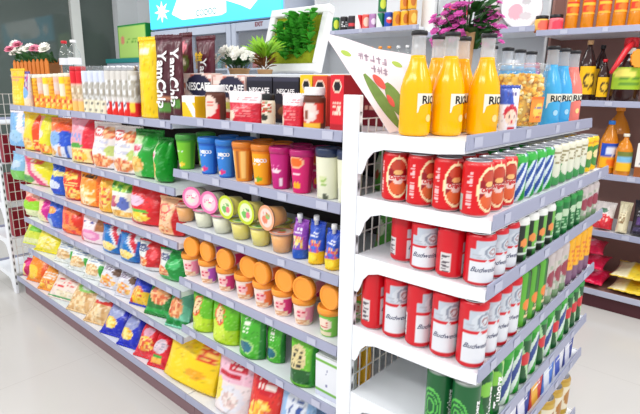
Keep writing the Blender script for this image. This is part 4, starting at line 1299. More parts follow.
# --- popcorn tub
r0, r1, h = .063, .071, .180
tub = MB().lathe([(r0 * .9, 0), (r0, .003)] + [(r0 + (r1 - r0) * k / 10, .003 + (h - .018) * k / 10) for k in range(1, 11)], 40).build('clear_wall', 'clear_plastic')
lid = MB().lathe([(r1 + .002, h - .018), (r1 + .003, h - .012), (r1 + .003, h - .003), (r1 + .001, h), (r1 - .006, h), (r1 - .01, h - .003)], 40).build('tub_lid', 'hazy_plastic')
rnd = random.Random(5)
pc = MB()
printed('popcorn', .8, .15)
for k in range(520):
    zz = .012 + (h - .048) * rnd.random()
    a = rnd.uniform(0, 2 * PI)
    rr = (r0 + (r1 - r0) * zz / h) - rnd.uniform(.009, .014)
    if k > 440:
        rr *= math.sqrt(rnd.random())
        zz = h - .034
    s = rnd.uniform(.0055, .009)
    c = rnd.choice([(252, 214, 90), (250, 196, 60), (254, 232, 150), (240, 170, 40), (255, 240, 190)])
    b = bmesh.new()
    bmesh.ops.create_icosphere(b, subdivisions=1, radius=s)
    vs = [(v.co.x * rnd.uniform(.7, 1.25) + rr * math.cos(a), v.co.y * rnd.uniform(.7, 1.25) + rr * math.sin(a), v.co.z * rnd.uniform(.7, 1.2) + zz) for v in b.verts]
    pc.add(vs, [tuple(v.index for v in f.verts) for f in b.faces], [c] * len(vs), True)
    b.free()
core = MB().lathe([(r0 - .014, .008), (r1 - .02, h - .036)], 24, lambda u, z: (250, 205, 90))
pc.add(core.v, core.f, core.c, True)
pcm = pc.build('popcorn_fill', 'popcorn')
t = thing('popcorn_tub', 'clear plastic tub of yellow popcorn beside blue bottles', 'tub', (.497, .553, z1), PI / 2 - .5)
link('clear_wall', tub, t)
link('tub_lid', lid, t)
po = link('popcorn_fill', pcm, t)
po['kind'] = 'stuff'
stk = MB()
lv, lf, lc = [], [], []
ld = D((250, 150, 60), ('e', .5, .45, .36, .3, (252, 206, 90)), ('w', .2, .55, .8, .75, (70, 90, 180), 2), ('w', .2, .2, .7, .4, (216, 50, 60), 2), ('r', 0, .9, 1, 1, (240, 120, 50)))
for j in range(15):
    for i in range(19):
        u, v = i / 18, j / 14
        ph = (.47 + .16 * u - .5) * 2 * PI
        zz = .02 + .07 * v
        rr = r0 + (r1 - r0) * zz / h + .0012
        lv.append((-rr * math.cos(ph), -rr * math.sin(ph), zz))
        lc.append(ld(u, v))
lf = [(j * 19 + i, j * 19 + i + 1, (j + 1) * 19 + i + 1, (j + 1) * 19 + i) for j in range(14) for i in range(18)]
link('sticker', MB().add(lv, lf, lc, True).build('sticker', 'card'), t)

# --- small pack with a round-faced child drawn plainly: kept to coloured patches
face = D((236, 236, 244), ('r', 0, .78, 1, 1, (240, 238, 246)), ('d', .1, .75, .2, (60, 90, 190)), ('r', 0, 0, 1, .62, (236, 236, 244)), ('e', .5, .42, .36, .2, (206, 40, 60)), ('e', .5, .34, .3, .17, (250, 216, 196)), ('e', .38, .35, .04, .04, (50, 30, 40)), ('e', .62, .35, .04, .04, (50, 30, 40)), ('e', .5, .25, .07, .025, (216, 60, 70)), ('r', .3, 0, .7, .12, (206, 50, 70)), ('w', .3, .84, .8, .96, (90, 80, 150), 1))
inst('snack_pack', pouch(.062, .118, .026, face, (226, 226, 236), None, 'gusset', .03, seed=77), 'small white snack pack with red-haired face between bottle and popcorn', 'snack pack', (.300, .492, z1), PI / 2 - .55)

# --- leaning promotional leaflet
def leaflet():
    """a stiff card standing on its lower corner, leaning back; its plane runs through three points of the place"""
    A = Vector((.022, .712, ENDZ[1] + .0012))
    B = Vector((.032, col_y(324, .032, 1.48), 0))
    B.z = row_z(33, B.x, B.y)
    C = Vector((.26, .738, 1.43))
    n = (B - A).cross(C - A).normalized()
    if n.dot(Vector(CAM) - A) < 0:
        n = -n
    a1 = (C - A).normalized()
    a2 = n.cross(a1)

    def S(px, py):                     # a point of that plane
        d = Vector(RW @ np.array([(px - 320) / FPX, (py - 207) / FPX, 1.0]))
        c = Vector(CAM)
        return c + d * ((A - c).dot(n) / d.dot(n))
    th = n * -.0018
    out = [S(389.5, 132.8), S(372, 105.5), S(348, 70), S(324, 33), S(345, 38), S(377, 49), S(402, 53), S(424, 57), S(428, 66), S(414, 108), S(402, 130)]
    N = len(out)
    vs = out + [p + th for p in out]
    fs = [tuple(range(N)), tuple(range(2 * N - 1, N - 1, -1))] + [(i, (i + 1) % N, N + (i + 1) % N, N + i) for i in range(N)]
    body = MB().add(vs, fs).build('leaflet_card', 'leaflet_paper')

    def shape(name, pts, mat, k=1):
        return MB().add([S(*p) + n * .0006 * k for p in pts], [tuple(range(len(pts)))]).build(name, mat)

    def leafshape(p, q, w):
        p, q = Vector(p), Vector(q)
        d = q - p
        nn = Vector((-d.y, d.x)).normalized()
        L, R = [], []
        for k in range(13):
            f = k / 12
            ww = w * math.sin(PI * min(1, f * .9 + .06)) ** .7
            c = p + d * f
            L.append(c + nn * ww)
            R.append(c - nn * ww)
        return [tuple(v) for v in L + R[::-1]]
    subs = [('leaf_picture', shape('leaf_picture', leafshape((400, 128), (364, 74), 5.2), 'print_leaf')), ('leaf_picture', shape('leaf_picture', leafshape((404, 117), (386, 83), 7), 'print_leaf')),
            ('fruit_picture', shape('fruit_picture', leafshape((385, 89), (373, 75), 3.6), 'print_fruit', 2)), ('fruit_picture', shape('fruit_picture', leafshape((394, 107), (387, 95), 2.6), 'print_fruit', 2))]
    for cx, cy in ((346, 53), (397, 64)):
        subs.append(('small_picture', shape('small_picture', leafshape((cx - 5, cy - 2), (cx + 5, cy + 3), 2.4), 'print_lime')))
    st = MB()
    r = random.Random(4)
    for bs, bt, k in ((358, 55, 5), (371, 68, 3)):
        for c in range(k):
            s0, t0 = bs + c * 6, bt + c * 1.6
            for q in range(4):
                a, b = r.uniform(0, 3.6), r.uniform(-2.2, 3.2)
                if q % 2:
                    pts = [(s0 + a, t0 - 2.5), (s0 + a + .9, t0 - 2.4), (s0 + a + 1.7, t0 + 4.6), (s0 + a + .8, t0 + 4.6)]
                else:
                    pts = [(s0, t0 + b), (s0 + 4.6, t0 + b + 1), (s0 + 4.7, t0 + b + 1.9), (s0 + .1, t0 + b + .9)]
                st.add([S(*p) + n * .0007 for p in pts], [(0, 1, 2, 3)])
    subs.append(('lettering', st.build('lettering', 'print_mauve')))
    t = thing('leaflet', 'pale pink promotional leaflet with green leaf pictures leaning behind the bottles', 'leaflet', (0, 0, 0))
    b = link('leaflet_card', body, t)
    for s in subs:
        link(s[0], s[1], b)


pm('leaflet_paper', (246, 232, 236), .6, .2, var=.02)
pm('print_leaf', (120, 150, 76), .6, .2, var=.25, scale=60)
pm('print_fruit', (226, 96, 84), .6, .2, var=.15, scale=60)
pm('print_lime', (176, 200, 90), .6, .2)
pm('print_mauve', (176, 156, 172), .6, .2)
leaflet()

# --- bottom of the end unit: cartons and gold tins
zb = ENDZ[6] + EPS
for i in range(8):
    x = .06 + .113 * i
    kind = i % 4
    c = [(206, 60, 50), (70, 120, 210), (226, 226, 236), (40, 60, 150)][kind]
    c2 = [(240, 180, 60), (226, 232, 244), (60, 90, 190), (226, 226, 240)][kind]
    inst('drink_carton', carton(.105, .075, .105, D(c, ('d', .3, .8, .4, c2), ('w', .2, .6, .8, .8, (250, 250, 250), 2), ('r', 0, .9, 1, 1, c2)), tuple(int(v * .9) for v in c), c2), '%s carton, %s along the bottom drinks shelf' % (['red', 'sky blue', 'white', 'navy'][kind], ORD[i]), 'carton', (x + .0, EFRONT[6] + .012, zb), PI / 2, 'cartons on the bottom drinks shelf')

# --- gold topped tins at the foot of the end unit
tin = can_parts(.16, .045, D((206, 170, 70), ('r', .3, .2, .7, .8, (236, 226, 200)), ('e', .5, .5, .1, .2, (180, 120, 40)), ('r', 0, .92, 1, 1, (190, 150, 60))), rim_col=(190, 150, 60))
for (x, y, k) in ((.735, .445, 'first'), (.829, .445, 'second'), (.923, .445, 'third'), (.782, .53, 'first'), (.878, .53, 'second')):
    inst('gold_tin', tin, "gold tin with silver lid at the end unit's foot, %s of %s row" % (k, 'rear' if y > .5 else 'front'), 'tin', (x, y, ENDZ[7] + EPS), PI / 2, 'gold tins at the foot of the end unit')

# ================================================================ far bay top shelf: packs and clear tubs
f1 = FAR[1] + EPS
fp = P(t=.045, yaw=.01, tilt=.04, kind='gusset')
bag_row('far', 1, [
    (12, 25, 69, 'tall yellow snack pack with orange stripes', D((255, 205, 20), ('w', .1, .1, .9, .6, (250, 226, 90), 6), ('r', 0, .8, 1, .84, (240, 140, 100)), ('r', 0, .7, .8, .74, (245, 150, 120))), (245, 190, 20), dict(fp, pos='at the distant end of the top shelf')),
    (26, 30.2, 72, 'multicoloured pack with purple berries and pale blue', D((226, 214, 214), ('m', .1, .5, .9, 1, [(130, 60, 140), (200, 90, 150), (90, 80, 160), (226, 214, 214)], 12), ('e', .5, .42, .4, .16, (130, 180, 225)), ('r', 0, 0, 1, .25, (240, 220, 190))), (215, 205, 205), dict(fp, pos='on the top shelf')),
])
def tube_pack(cx, yt, xX, r, des, lidmat, look, wall=None):
    yc = ypx(cx, xX, f1 + .05)
    h = row_z(yt, xX, yc) - f1
    hb = h * .9
    prof = [(r * .92, 0), (r, .004)] + [(r, .004 + (hb - .008) * k / 18) for k in range(1, 19)] + [(r * .93, hb)]
    b = MB().lathe(prof, 26, lambda u, z: des(u, z / hb)).build('tub_body', 'card')
    l = MB().lathe([(r * .96, hb + .0005), (r * .99, hb + .004), (r * .99, h - .003), (r * .93, h)], 26).build('tub_lid', lidmat)
    inst('snack_tub', [('tub_body', b), ('tub_lid', l)], look, 'snack tub', (xX, yc, f1), .2, 'snack tubs on the far top shelf')


nuts = [(226, 206, 176), (205, 180, 146), (240, 228, 206), (190, 166, 130)]
greys = [(214, 214, 212), (186, 182, 172), (236, 236, 236), (168, 160, 146)]
tub_o = D((250, 190, 50), ('w', .3, .5, .7, .9, (225, 140, 40), 5), ('food', .5, .25, .2, .2, SWEET))
tub_p = D((240, 190, 170), ('r', 0, 0, 1, .45, (250, 160, 60)), ('food', .5, .28, .18, .18, SWEET), ('r', .3, .6, .7, .85, (226, 205, 196)))
tub_y = D((252, 214, 40), ('r', .3, .4, .7, .8, (240, 232, 205)), ('food', .5, .22, .2, .16, SWEET))
tub_r = D((232, 190, 170), ('r', 0, .66, 1, 1, (226, 30, 46)), ('m', .2, .3, .8, .64, nuts, 16), ('r', 0, 0, 1, .26, (245, 196, 110)))
tub_w = D((226, 222, 214), ('r', 0, .74, 1, 1, (216, 222, 240)), ('m', 0, .32, 1, .72, greys, 16), ('r', .3, 0, .7, .32, (240, 232, 205)), ('w', .34, .06, .66, .28, (90, 90, 84), 3))
tub_s = D((216, 212, 206), ('m', 0, .4, 1, .8, greys, 16), ('r', 0, 0, 1, .3, (226, 40, 34)), ('e', .44, .26, .12, .14, (240, 236, 240)), ('w', .34, .2, .56, .34, (60, 60, 100), 2))
tub_s2 = D((210, 206, 198), ('m', 0, .35, 1, .9, greys, 16), ('r', .3, 0, 1, .34, (222, 36, 36)), ('e', .55, .2, .1, .12, (250, 205, 60)))
for i in range(7):
    cx, yt = 38.3 + 5.5 * i, 75 - .35 * i
    d, c = [(tub_o, 'orange'), (tub_y, 'yellow'), (tub_p, 'peach')][(i * 2) % 3]
    tube_pack(cx, yt, .072, .0232, d, 'cream_plastic', '%s snack tub, %s after the multicoloured pack' % (c, ORD[i]))
seq_ = [(tub_r, 'red_plastic', 'red topped nut tub')] * 2 + [(tub_w, 'clear_plastic', 'clear nut tub with cream label')] * 4 + [(tub_s, 'aluminium', 'silver topped nut tub with red base')] * 4 + [(tub_s2, 'aluminium', 'silver topped nut tub with yellow dot')] * 1
for i, (d, m, look) in enumerate(seq_):
    tube_pack(77.6 + 5.75 * i, 66.5 - .1 * i, .072, .0232, d, m, '%s, %s from the flowers along the far top shelf' % (look, ORD[i]))

# ================================================================ flowers and plants
def blossom(mb, c, r, n, petals, rnd, tilt):
    """one bloom: cupped petals around a centre, each petal a thick little leaf"""
    nrm = n.normalized()
    a = nrm.orthogonal().normalized()
    b = nrm.cross(a)
    for lay in range(2):
        for k in range(petals):
            q = 2 * PI * (k + .5 * lay) / petals + rnd.uniform(-.1, .1)
            d = a * math.cos(q) + b * math.sin(q)
            s = nrm.cross(d)
            rr = r * (1 if lay == 0 else .62)
            up = nrm * rr * (tilt + .45 * lay)
            p0, p1, p2 = c, c + d * rr * .6 + up * .7, c + d * rr + up
            w = rr * .42
            mb.add([p0 - s * w * .3, p0 + s * w * .3, p1 + s * w, p2 + s * w * .45, p2 - s * w * .45, p1 - s * w, p1 + nrm * rr * .12], [(0, 1, 6), (1, 2, 6), (2, 3, 6), (3, 4, 6), (4, 5, 6), (5, 0, 6)], None, True)


def leaf(mb, base, tip, w, lift=.12):
    base, tip = Vector(base), Vector(tip)
    d = tip - base
    s = d.cross(Vector((-.5, -.4, 1))).normalized()
    n = s.cross(d).normalized()
    L = d.length
    pts = []
    for f, ww in ((0, .12), (.3, .85), (.6, 1), (.85, .6), (1, .05)):
        c = base + d * f + n * (L * lift * math.sin(PI * f))
        pts += [c - s * w * ww, c - n * w * .25, c + s * w * ww]
    fs = []
    for i in range(4):
        for k in range(2):
            fs.append((i * 3 + k, i * 3 + k + 1, (i + 1) * 3 + k + 1, (i + 1) * 3 + k))
    mb.add(pts, fs, None, True)


def bouquet(name, label, cat, loc, container, blooms, leaves, seed, stem0=.05):
    """container parts + stems + foliage + one mesh of blossoms per colour; coordinates local"""
    rnd = random.Random(seed)
    t = thing(name, label, cat, loc)
    for n, me in container:
        link(n, me, t)
    st = MB()
    by = {}
    for (x, y, z, r, mat) in blooms:
        mb = by.setdefault(mat, MB())
        n = Vector((x - .03 - .5 * rnd.random() * .1, y, z * .4)) + Vector((-.05, -.03, .05))
        blossom(mb, Vector((x, y, z)), r, n, 6, rnd, .35)
        st.tube([(x * .25, y * .35, stem0), (x * .55, y * .6, stem0 + (z - stem0) * .6), (x, y, z)], .0014, 5)
    link('stems', st.build('stems', 'leaf_dark'), t)
    lf = MB()
    for k in range(leaves[0]):
        a = rnd.uniform(0, 2 * PI)
        e = rnd.uniform(.2, 1)
        base = Vector((math.cos(a) * leaves[1] * .3 * e, math.sin(a) * leaves[2] * .8 * e, leaves[3] * rnd.uniform(.72, 1)))
        leaf(lf, base, base + Vector((math.cos(a) * leaves[4], math.sin(a) * leaves[4], rnd.uniform(.0, .8) * leaves[4])), leaves[4] * .28)
    link('foliage', lf.build('foliage', leaves[5]), t)
    for m, mb in by.items():
        link('blossoms', mb.build('blossoms', m), t)
    return t


TB = 1.396
rnd = random.Random(12)
# white flower pot behind the coffee boxes
yw = col_y(239, .36, 1.45)
pot = MB().lathe([(.036, 0), (.038, .003), (.042, .018), (.044, .019), (.044, .024), (.039, .024), (.038, .015)], 28).build('pot', 'tan_wrap')
bl = [(rnd.uniform(-.055, .03), rnd.uniform(-.085, .085), 0, rnd.uniform(.013, .019), 'petal_white') for _ in range(34)]
bl = [(x, y, .063 + .035 * math.cos(y * 18) - .25 * abs(x + .01) + rnd.uniform(-.02, .012), r, m) for x, y, _, r, m in bl]
bouquet('flower_pot', 'small pot of white flowers behind the white coffee boxes', 'flowers', (.36, yw, TB), [('pot', pot)], bl, (26, .05, .06, .045, .045, 'leaf_dark'), 2, .015)

# air plant in a pot beside the framed plant
ya = col_y(272, .30, 1.45)
ap = thing('air_plant', 'spiky lime green potted plant beside the white frame', 'plant', (.289, ya + .026, TB))
link('pot', MB().lathe([(.024, 0), (.026, .002), (.028, .012), (.029, .016), (.024, .016), (.023, .010)], 24).build('pot', 'tan_wrap'), ap)
sp, dry = MB(), MB()
for k in range(70):
    a = rnd.uniform(0, 2 * PI)
    e = rnd.uniform(.1, 1.25)
    L = rnd.uniform(.055, .085)
    base = Vector((.012 * math.cos(a), 0.012 * math.sin(a), .058))
    tip = base + Vector((math.cos(a) * math.sin(e), math.sin(a) * math.sin(e), math.cos(e))) * L
    leaf(sp, base, tip, .0055, .15)
for k in range(46):
    a = rnd.uniform(0, 2 * PI)
    base = Vector((.010 * math.cos(a), .010 * math.sin(a), .014 + rnd.uniform(0, .036)))
    tip = base + Vector((math.cos(a) * .035, math.sin(a) * .035, rnd.uniform(.0, .04)))
    leaf(dry, base, tip, .005, .1)
link('leaf_rosette_foliage', sp.build('leaf_rosette_foliage', 'leaf_lime'), ap)
link('dry_base_foliage', dry.build('dry_base_foliage', 'stem_brown'), ap)

# framed succulent picture
def framed():
    X0 = .40
    yl_, yr_ = col_y(263.5, X0, 1.42), col_y(321, X0, 1.42)
    yc, w = (yl_ + yr_) / 2, (yl_ - yr_)
    h = .245
    t = thing('framed_plant', 'white framed living plant picture standing above the coffee boxes', 'framed plant', (X0, yc, TB + .004))
    R = Matrix.Rotation(.30, 3, 'Y') @ Matrix.Rotation(.0, 3, 'X')
    fw = .03
    fr = MB()
    d = .028
    fr.box(-d, 0, -w / 2, w / 2, 0, fw, ch=.003).box(-d, 0, -w / 2, w / 2, h - fw, h, ch=.003)
    fr.box(-d, 0, -w / 2, -w / 2 + fw, fw, h - fw, ch=.003).box(-d, 0, w / 2 - fw, w / 2, fw, h - fw, ch=.003)
    fr.box(.0, .006, -w / 2 + .004, w / 2 - .004, .004, h - .004)
    M = lambda m: m.map(lambda p: R @ p)
    link('frame', M(fr).build('frame', 'white_plastic'), t)
    link('moss_panel', M(MB().box(-.012, -.0005, -w / 2 + fw, w / 2 - fw, fw, h - fw)).build('moss_panel', 'moss'), t)
    lf, st = MB(), MB()
    r = random.Random(9)
    for k in range(11):
        y0, z0 = r.uniform(-.75, .45) * w * .42, r.uniform(.18, .4) * h
        y1_, z1_ = y0 + r.uniform(-.05, .05), z0 + r.uniform(.3, .55) * h
        st.tube([(-.012, y0, z0), (-.045, (y0 + y1_) / 2, (z0 + z1_) / 2), (-.05, y1_, z1_)], .002, 5)
        for q in range(11):
            f = q / 10
            c = Vector((-.014 - .036 * math.sin(f * 1.5), y0 + (y1_ - y0) * f, z0 + (z1_ - z0) * f))
            for s in (-1, 1):
                leaf(lf, c, c + Vector((r.uniform(-.03, -.012), s * r.uniform(.018, .032), r.uniform(.0, .022))), r.uniform(.012, .017), .2)
    link('stems', M(st).build('stems', 'leaf_dark'), t)
    link('foliage', M(lf).build('foliage', 'leaf_green'), t)


framed()

# pink flowers in a wrapped vase behind the orange bottles
vx = .405
vy = .688
vz = ENDZ[1] + EPS
vase = MB().lathe([(.022, 0), (.024, .003), (.019, .10), (.026, .26), (.027, .265), (.023, .265), (.016, .10)], 26).build('vase', 'tan_wrap')
bl = []
for (cx, cz, n) in ((-.075, .285, 16), (-.03, .31, 20), (-.02, .265, 14), (.0, .35, 14), (.04, .30, 8), (.075, .30, 15), (.085, .255, 15), (.07, .34, 8), (-.07, .25, 9)):
    for _ in range(n):
        bl.append((rnd.uniform(-.03, .02) + cx * .67, rnd.uniform(-.022, .022) - cx * .70, cz + rnd.uniform(-.028, .026), rnd.uniform(.010, .015), 'petal_magenta'))
bouquet('flower_vase', 'magenta flowers in a tan wrapped vase behind the orange bottles', 'flowers', (vx, vy, vz), [('vase', vase)], bl, (85, .07, .06, .325, .045, 'leaf_dark'), 6, .22)

# flower trough with picket sides on the far top board
def trough():
    ya_, yb_ = col_y(20, .152, 1.42), col_y(56, .152, 1.42)
    ya_ = min(ya_, 3.44)
    L = ya_ - yb_
    yc = (ya_ + yb_) / 2
    t = thing('flower_trough', 'orange picket trough of white and pink roses on the far bay', 'planter', (.152, yc, TB))
    link('trough_base', MB().box(-.03, .03, -L / 2 + .006, L / 2 - .006, .0, .055).build('trough_base', 'stem_brown'), t)
    n = 9
    for side in (-1, 1):
        for i in range(n):
            y = -L / 2 + L * (i + .5) / n
            hw = L / n * .36
            x0, x1 = (-.037, -.0305) if side < 0 else (.0305, .037)
            p = MB().prism([(y - hw, 0), (y + hw, 0), (y + hw, .062), (y, .08), (y - hw, .062)], x0, x1, 0).build('picket', 'basket_orange')
            link('picket', p, t)
    r = random.Random(31)
    W_, F_, G = {}, MB(), MB()
    st = MB()
    for i in range(15):
        y = -L / 2 * 1.15 + L * 1.15 * (i + .5) / 15
        z = .115 + .03 * r.random() + (.02 if i in (10, 11) else 0)
        x = -.03 + r.uniform(-.03, .03)
        c = 'petal_pink' if i in (1, 4, 5, 10, 13) else 'petal_white'
        for k in range(3):
            blossom(W_.setdefault(c, MB()), Vector((x, y, z + .004 * k)), .031 - .006 * k, Vector((-.5, -.3, 1)), 7, r, .3 + .3 * k)
        st.tube([(0, y * .8, .05), (x * .6, y, .09), (x, y, z)], .0016, 5)
    for k in range(60):
        y = r.uniform(-.46, .46) * L
        leaf(F_, (r.uniform(-.03, .02), y, .06), (r.uniform(-.07, .03), y + r.uniform(-.04, .04), r.uniform(.08, .125)), .012)
    link('stems', st.build('stems', 'leaf_dark'), t)
    link('foliage', F_.build('foliage', 'leaf_dark'), t)
    for c, m in W_.items():
        link('blossoms', m.build('blossoms', c), t)


trough()


def pet(h, r, capmat, label_col, liquid=None):
    prof = [(r * .8, 0), (r, .008)] + [(r * (1 if k % 2 else .97), .008 + h * .55 * k / 8) for k in range(1, 9)] + [(r * .75, h * .72), (r * .36, h * .86), (r * .36, h * .92)]
    b = MB().lathe(prof, 24).build('bottle_wall', 'clear_plastic')
    out = [('bottle_wall', b)]
    if liquid:
        q = [(max(p[0] - .0015, .003), p[1] + .001) for p in prof if p[1] < h * .8]
        out.append(('liquid', MB().lathe(q, 22).build('liquid', liquid)))
    lab = MB().lathe([(r * 1.012, h * .28), (r * 1.012, h * .48)], 24, lambda u, z: label_col if .3 < u < .7 or 1 else label_col, cap0=False, cap1=False).build('paper_label', 'matte_print')
    out.append(('paper_label', lab))
    out.append(('screw_cap', MB().lathe([(r * .44, h * .92), (r * .46, h * .925), (r * .46, h * .99), (r * .42, h)], 20).build('screw_cap', capmat)))
    return out


for px, capm, look in ((65.5, 'red_plastic', 'clear water bottle with red cap beside the flower trough'), (74.5, 'white_plastic', 'clear water bottle with white cap beside the red-capped one')):
    X = .19
    inst('water_bottle', pet(.17, .032, capm, (236, 236, 240)), look, 'bottle', (X, col_y(px, X, TB + .08), TB + EPS))

# ================================================================ right wall goods
pm('oil_amber', (214, 130, 22), .15, .5, var=.1)
pm('juice_orange', (245, 160, 30), .15, .5, var=.1)
pm('dark_glass', (50, 26, 24), .12, .5, var=.1)
pm('honey_yellow', (242, 186, 24), .3, .4, var=.1)


def at_wall(px, z, X=2.47):
    return col_y(px, X, z)


def oil(h, r, liq, capm, des, l0=.12, l1=.46):
    prof = [(r * .85, 0), (r, .008), (r, h * .28), (r * .93, h * .36), (r, h * .44), (r, h * .62), (r * .7, h * .76), (r * .3, h * .88), (r * .3, h * .93)]
    b = MB().lathe(prof, 26).build('bottle_body', liq)
    lab = []
    n = 16
    rows = 10
    vs, cs, fs = [], [], []
    for j in range(rows + 1):
        for i in range(n + 1):
            u = .28 + .44 * i / n
            ph = (u - .5) * 2 * PI
            vs.append((-r * 1.015 * math.cos(ph), -r * 1.015 * math.sin(ph), h * (l0 + l1 * j / rows)))
            cs.append(des(i / n, j / rows))
    fs = [(j * (n + 1) + i, j * (n + 1) + i + 1, (j + 1) * (n + 1) + i + 1, (j + 1) * (n + 1) + i) for j in range(rows) for i in range(n)]
    la = MB().add(vs, fs, cs, True).build('paper_label', 'card')
    cp_ = MB().lathe([(r * .36, h * .93), (r * .38, h * .935), (r * .38, h * .99), (r * .34, h)], 20).build('screw_cap', capm)
    return [('bottle_body', b, [('paper_label', la)]), ('screw_cap', cp_)]


# top rail shelf (1.705): amber oil bottles and small jars
redlab = D((220, 60, 36), ('r', 0, .7, 1, .85, (250, 190, 60)), ('e', .5, .4, .3, .25, (245, 120, 40)), ('r', 0, 0, 1, .12, (250, 180, 60)))
ob = oil(.30, .036, 'oil_amber', 'red_plastic', redlab, .3, .26)
zt = 1.705 + EPS
for i, px in enumerate((571, 587, 603, 619, 635, 652)):
    inst('oil_bottle', ob, 'amber oil bottle with red label, %s along the high wall shelf' % ORD[i], 'bottle', (2.48, at_wall(px, zt + .05, 2.48), zt), .7, 'amber oil bottles on the wall shelf')


def small_jar(h, r, des, lidm):
    hb = h * .8
    b = MB().lathe([(r * .9, 0), (r, .004)] + [(r, .004 + (hb - .01) * k / 10) for k in range(1, 11)] + [(r * .85, hb)], 24, lambda u, z: des(u, z / hb)).build('jar_body', 'card')
    return [('jar_body', b), ('jar_lid', MB().lathe([(r * .9, hb + .0005), (r * .92, hb + .004), (r * .92, h - .002), (r * .88, h)], 24).build('jar_lid', lidm))]


ja = small_jar(.10, .042, D((240, 190, 90), ('e', .5, .5, .16, .4, (240, 110, 90)), ('r', 0, 0, 1, .15, (210, 120, 60))), 'black_plastic')
jb = small_jar(.10, .042, D((236, 120, 130), ('e', .5, .45, .16, .4, (240, 70, 90)), ('r', .7, 0, 1, 1, (240, 190, 80))), 'black_plastic')
inst('preserve_jar', ja, 'yellow fruit jar with black lid on the high wall shelf', 'jar', (2.46, at_wall(541.5, zt + .05, 2.46), zt), .7)
inst('preserve_jar', jb, 'pink fruit jar with black lid on the high wall shelf', 'jar', (2.46, at_wall(556, zt + .05, 2.46), zt), .7)

# shelf 1.285: dark bottles, yellow labelled sauces, green labelled drink with red cap
z2 = 1.285 + EPS
ylab = D((246, 190, 20), ('e', .5, .5, .3, .3, (60, 40, 30)), ('e', .5, .5, .2, .2, (246, 200, 60)))
glab = D((160, 196, 50), ('w', .2, .2, .8, .5, (90, 140, 50), 3), ('e', .3, .7, .25, .2, (240, 226, 110)))
s1 = oil(.36, .046, 'dark_glass', 'tan_wrap', ylab)
s2 = oil(.25, .034, 'dark_glass', 'red_plastic', ylab)
for i, (px, p, look) in enumerate([(584, s1, 'tall dark sauce bottle with yellow label'), (601, s2, 'short dark sauce bottle with yellow label and red cap')]):
    inst('sauce_bottle', p, look + ' on the brown wall shelf', 'bottle', (2.47, at_wall(px, z2 + .05), z2), .7)
inst('sauce_bottle', oil(.34, .04, 'dark_glass', 'black_plastic', ylab), 'black capped dark bottle behind the yellow labelled sauce', 'bottle', (2.60, at_wall(597, z2 + .05, 2.60), z2), .7)
# gift bottle: green label, orange fruit figure, red ribbon
g = thing('gift_bottle', 'green labelled juice jar with orange fruit and red cap on wall shelf', 'bottle', (2.485, at_wall(624, z2 + .05, 2.485), z2), .7)
g.scale = (1.12, 1.12, 1.38)
gb = link('bottle_body', MB().lathe([(.06, 0), (.068, .006), (.068, .05), (.068, .15), (.05, .185), (.02, .205), (.02, .225)], 28).build('bottle_body', 'dark_glass'), g)
vs, cs, fs = [], [], []
for j in range(9):
    for i in range(17):
        ph = (.22 + .56 * i / 16 - .5) * 2 * PI
        vs.append((-.0688 * math.cos(ph), -.0688 * math.sin(ph), .055 + .09 * j / 8))
        cs.append(glab(i / 16, j / 8))
fs = [(j * 17 + i, j * 17 + i + 1, (j + 1) * 17 + i + 1, (j + 1) * 17 + i) for j in range(8) for i in range(16)]
link('paper_label', MB().add(vs, fs, cs, True).build('paper_label', 'card'), gb)
link('screw_cap', MB().lathe([(.03, .226), (.034, .23), (.034, .262), (.028, .266)], 22).build('screw_cap', 'red_plastic'), g)
link('neck_wrap', MB().lathe([(.024, .19), (.026, .2), (.024, .224)], 20, cap0=False, cap1=False).build('neck_wrap', 'petal_white'), g)
fruit_ = MB()
fl = []
for k in range(24):
    a = 2 * PI * k / 24
    rr = .034 * (1 + .12 * (k % 2))
    fl.append((rr * math.cos(a), .18 + rr * math.sin(a)))
fruit_.prism(fl, -.082, -.071, 0)
link('fruit_figure', fruit_.build('fruit_figure', 'orange_plastic'), g)
rb = MB()
rb.tube([(-.03, .01, .245), (-.045, .05, .21), (-.06, .09, .16), (-.075, .125, .12)], .011, 8, rs=[.014, .015, .013, .008])
link('ribbon', rb.build('ribbon', 'red_plastic'), g)
inst('sauce_bottle', oil(.28, .04, 'honey_yellow', 'red_plastic', D((250, 215, 60), ('e', .5, .5, .3, .3, (120, 170, 50)))), 'yellow sauce bottle at the edge of the wall shelf', 'bottle', (2.47, at_wall(655, z2 + .05), z2), .7)

# shelf 0.855: oil jugs and a white and brown box
z3 = .855 + EPS
blab = D((40, 80, 190), ('r', 0, 0, 1, .4, (245, 180, 30)), ('e', .5, .7, .3, .2, (226, 230, 244)), ('e', .5, .22, .25, .16, (250, 120, 30)))
inst('oil_jug', oil(.32, .050, 'oil_amber', 'blue_lid', blab), 'amber oil jug with blue label behind the yellow cans', 'jug', (2.50, at_wall(606, z3 + .05, 2.50), z3), .75)
inst('oil_jug', oil(.25, .045, 'oil_amber', 'cream_plastic', D((130, 190, 226), ('r', 0, 0, 1, .45, (246, 190, 40)), ('r', 0, .8, 1, 1, (120, 130, 60)))), 'amber oil jug with pale blue label beside the white box', 'jug', (2.47, at_wall(622, z3 + .05, 2.47), z3), .75)
inst('oil_jug', oil(.40, .07, 'oil_amber', 'orange_plastic', D((150, 90, 40), ('e', .5, .5, .3, .3, (230, 160, 60)))), 'tall amber oil jug standing at the back of the wall shelf', 'jug', (2.70, at_wall(613, z3 + .05, 2.70), z3), .75)
inst('food_box', carton(.20, .12, .2, D((236, 230, 222), ('r', 0, 0, 1, .32, (150, 84, 40)), ('e', .4, .72, .2, .12, (226, 200, 140)), ('w', .1, .4, .9, .56, (150, 150, 160), 2)), (225, 216, 205), (238, 232, 226)), 'white and brown box beside the oil jugs', 'box', (2.44, at_wall(654, z3 + .05, 2.44), z3), .0)

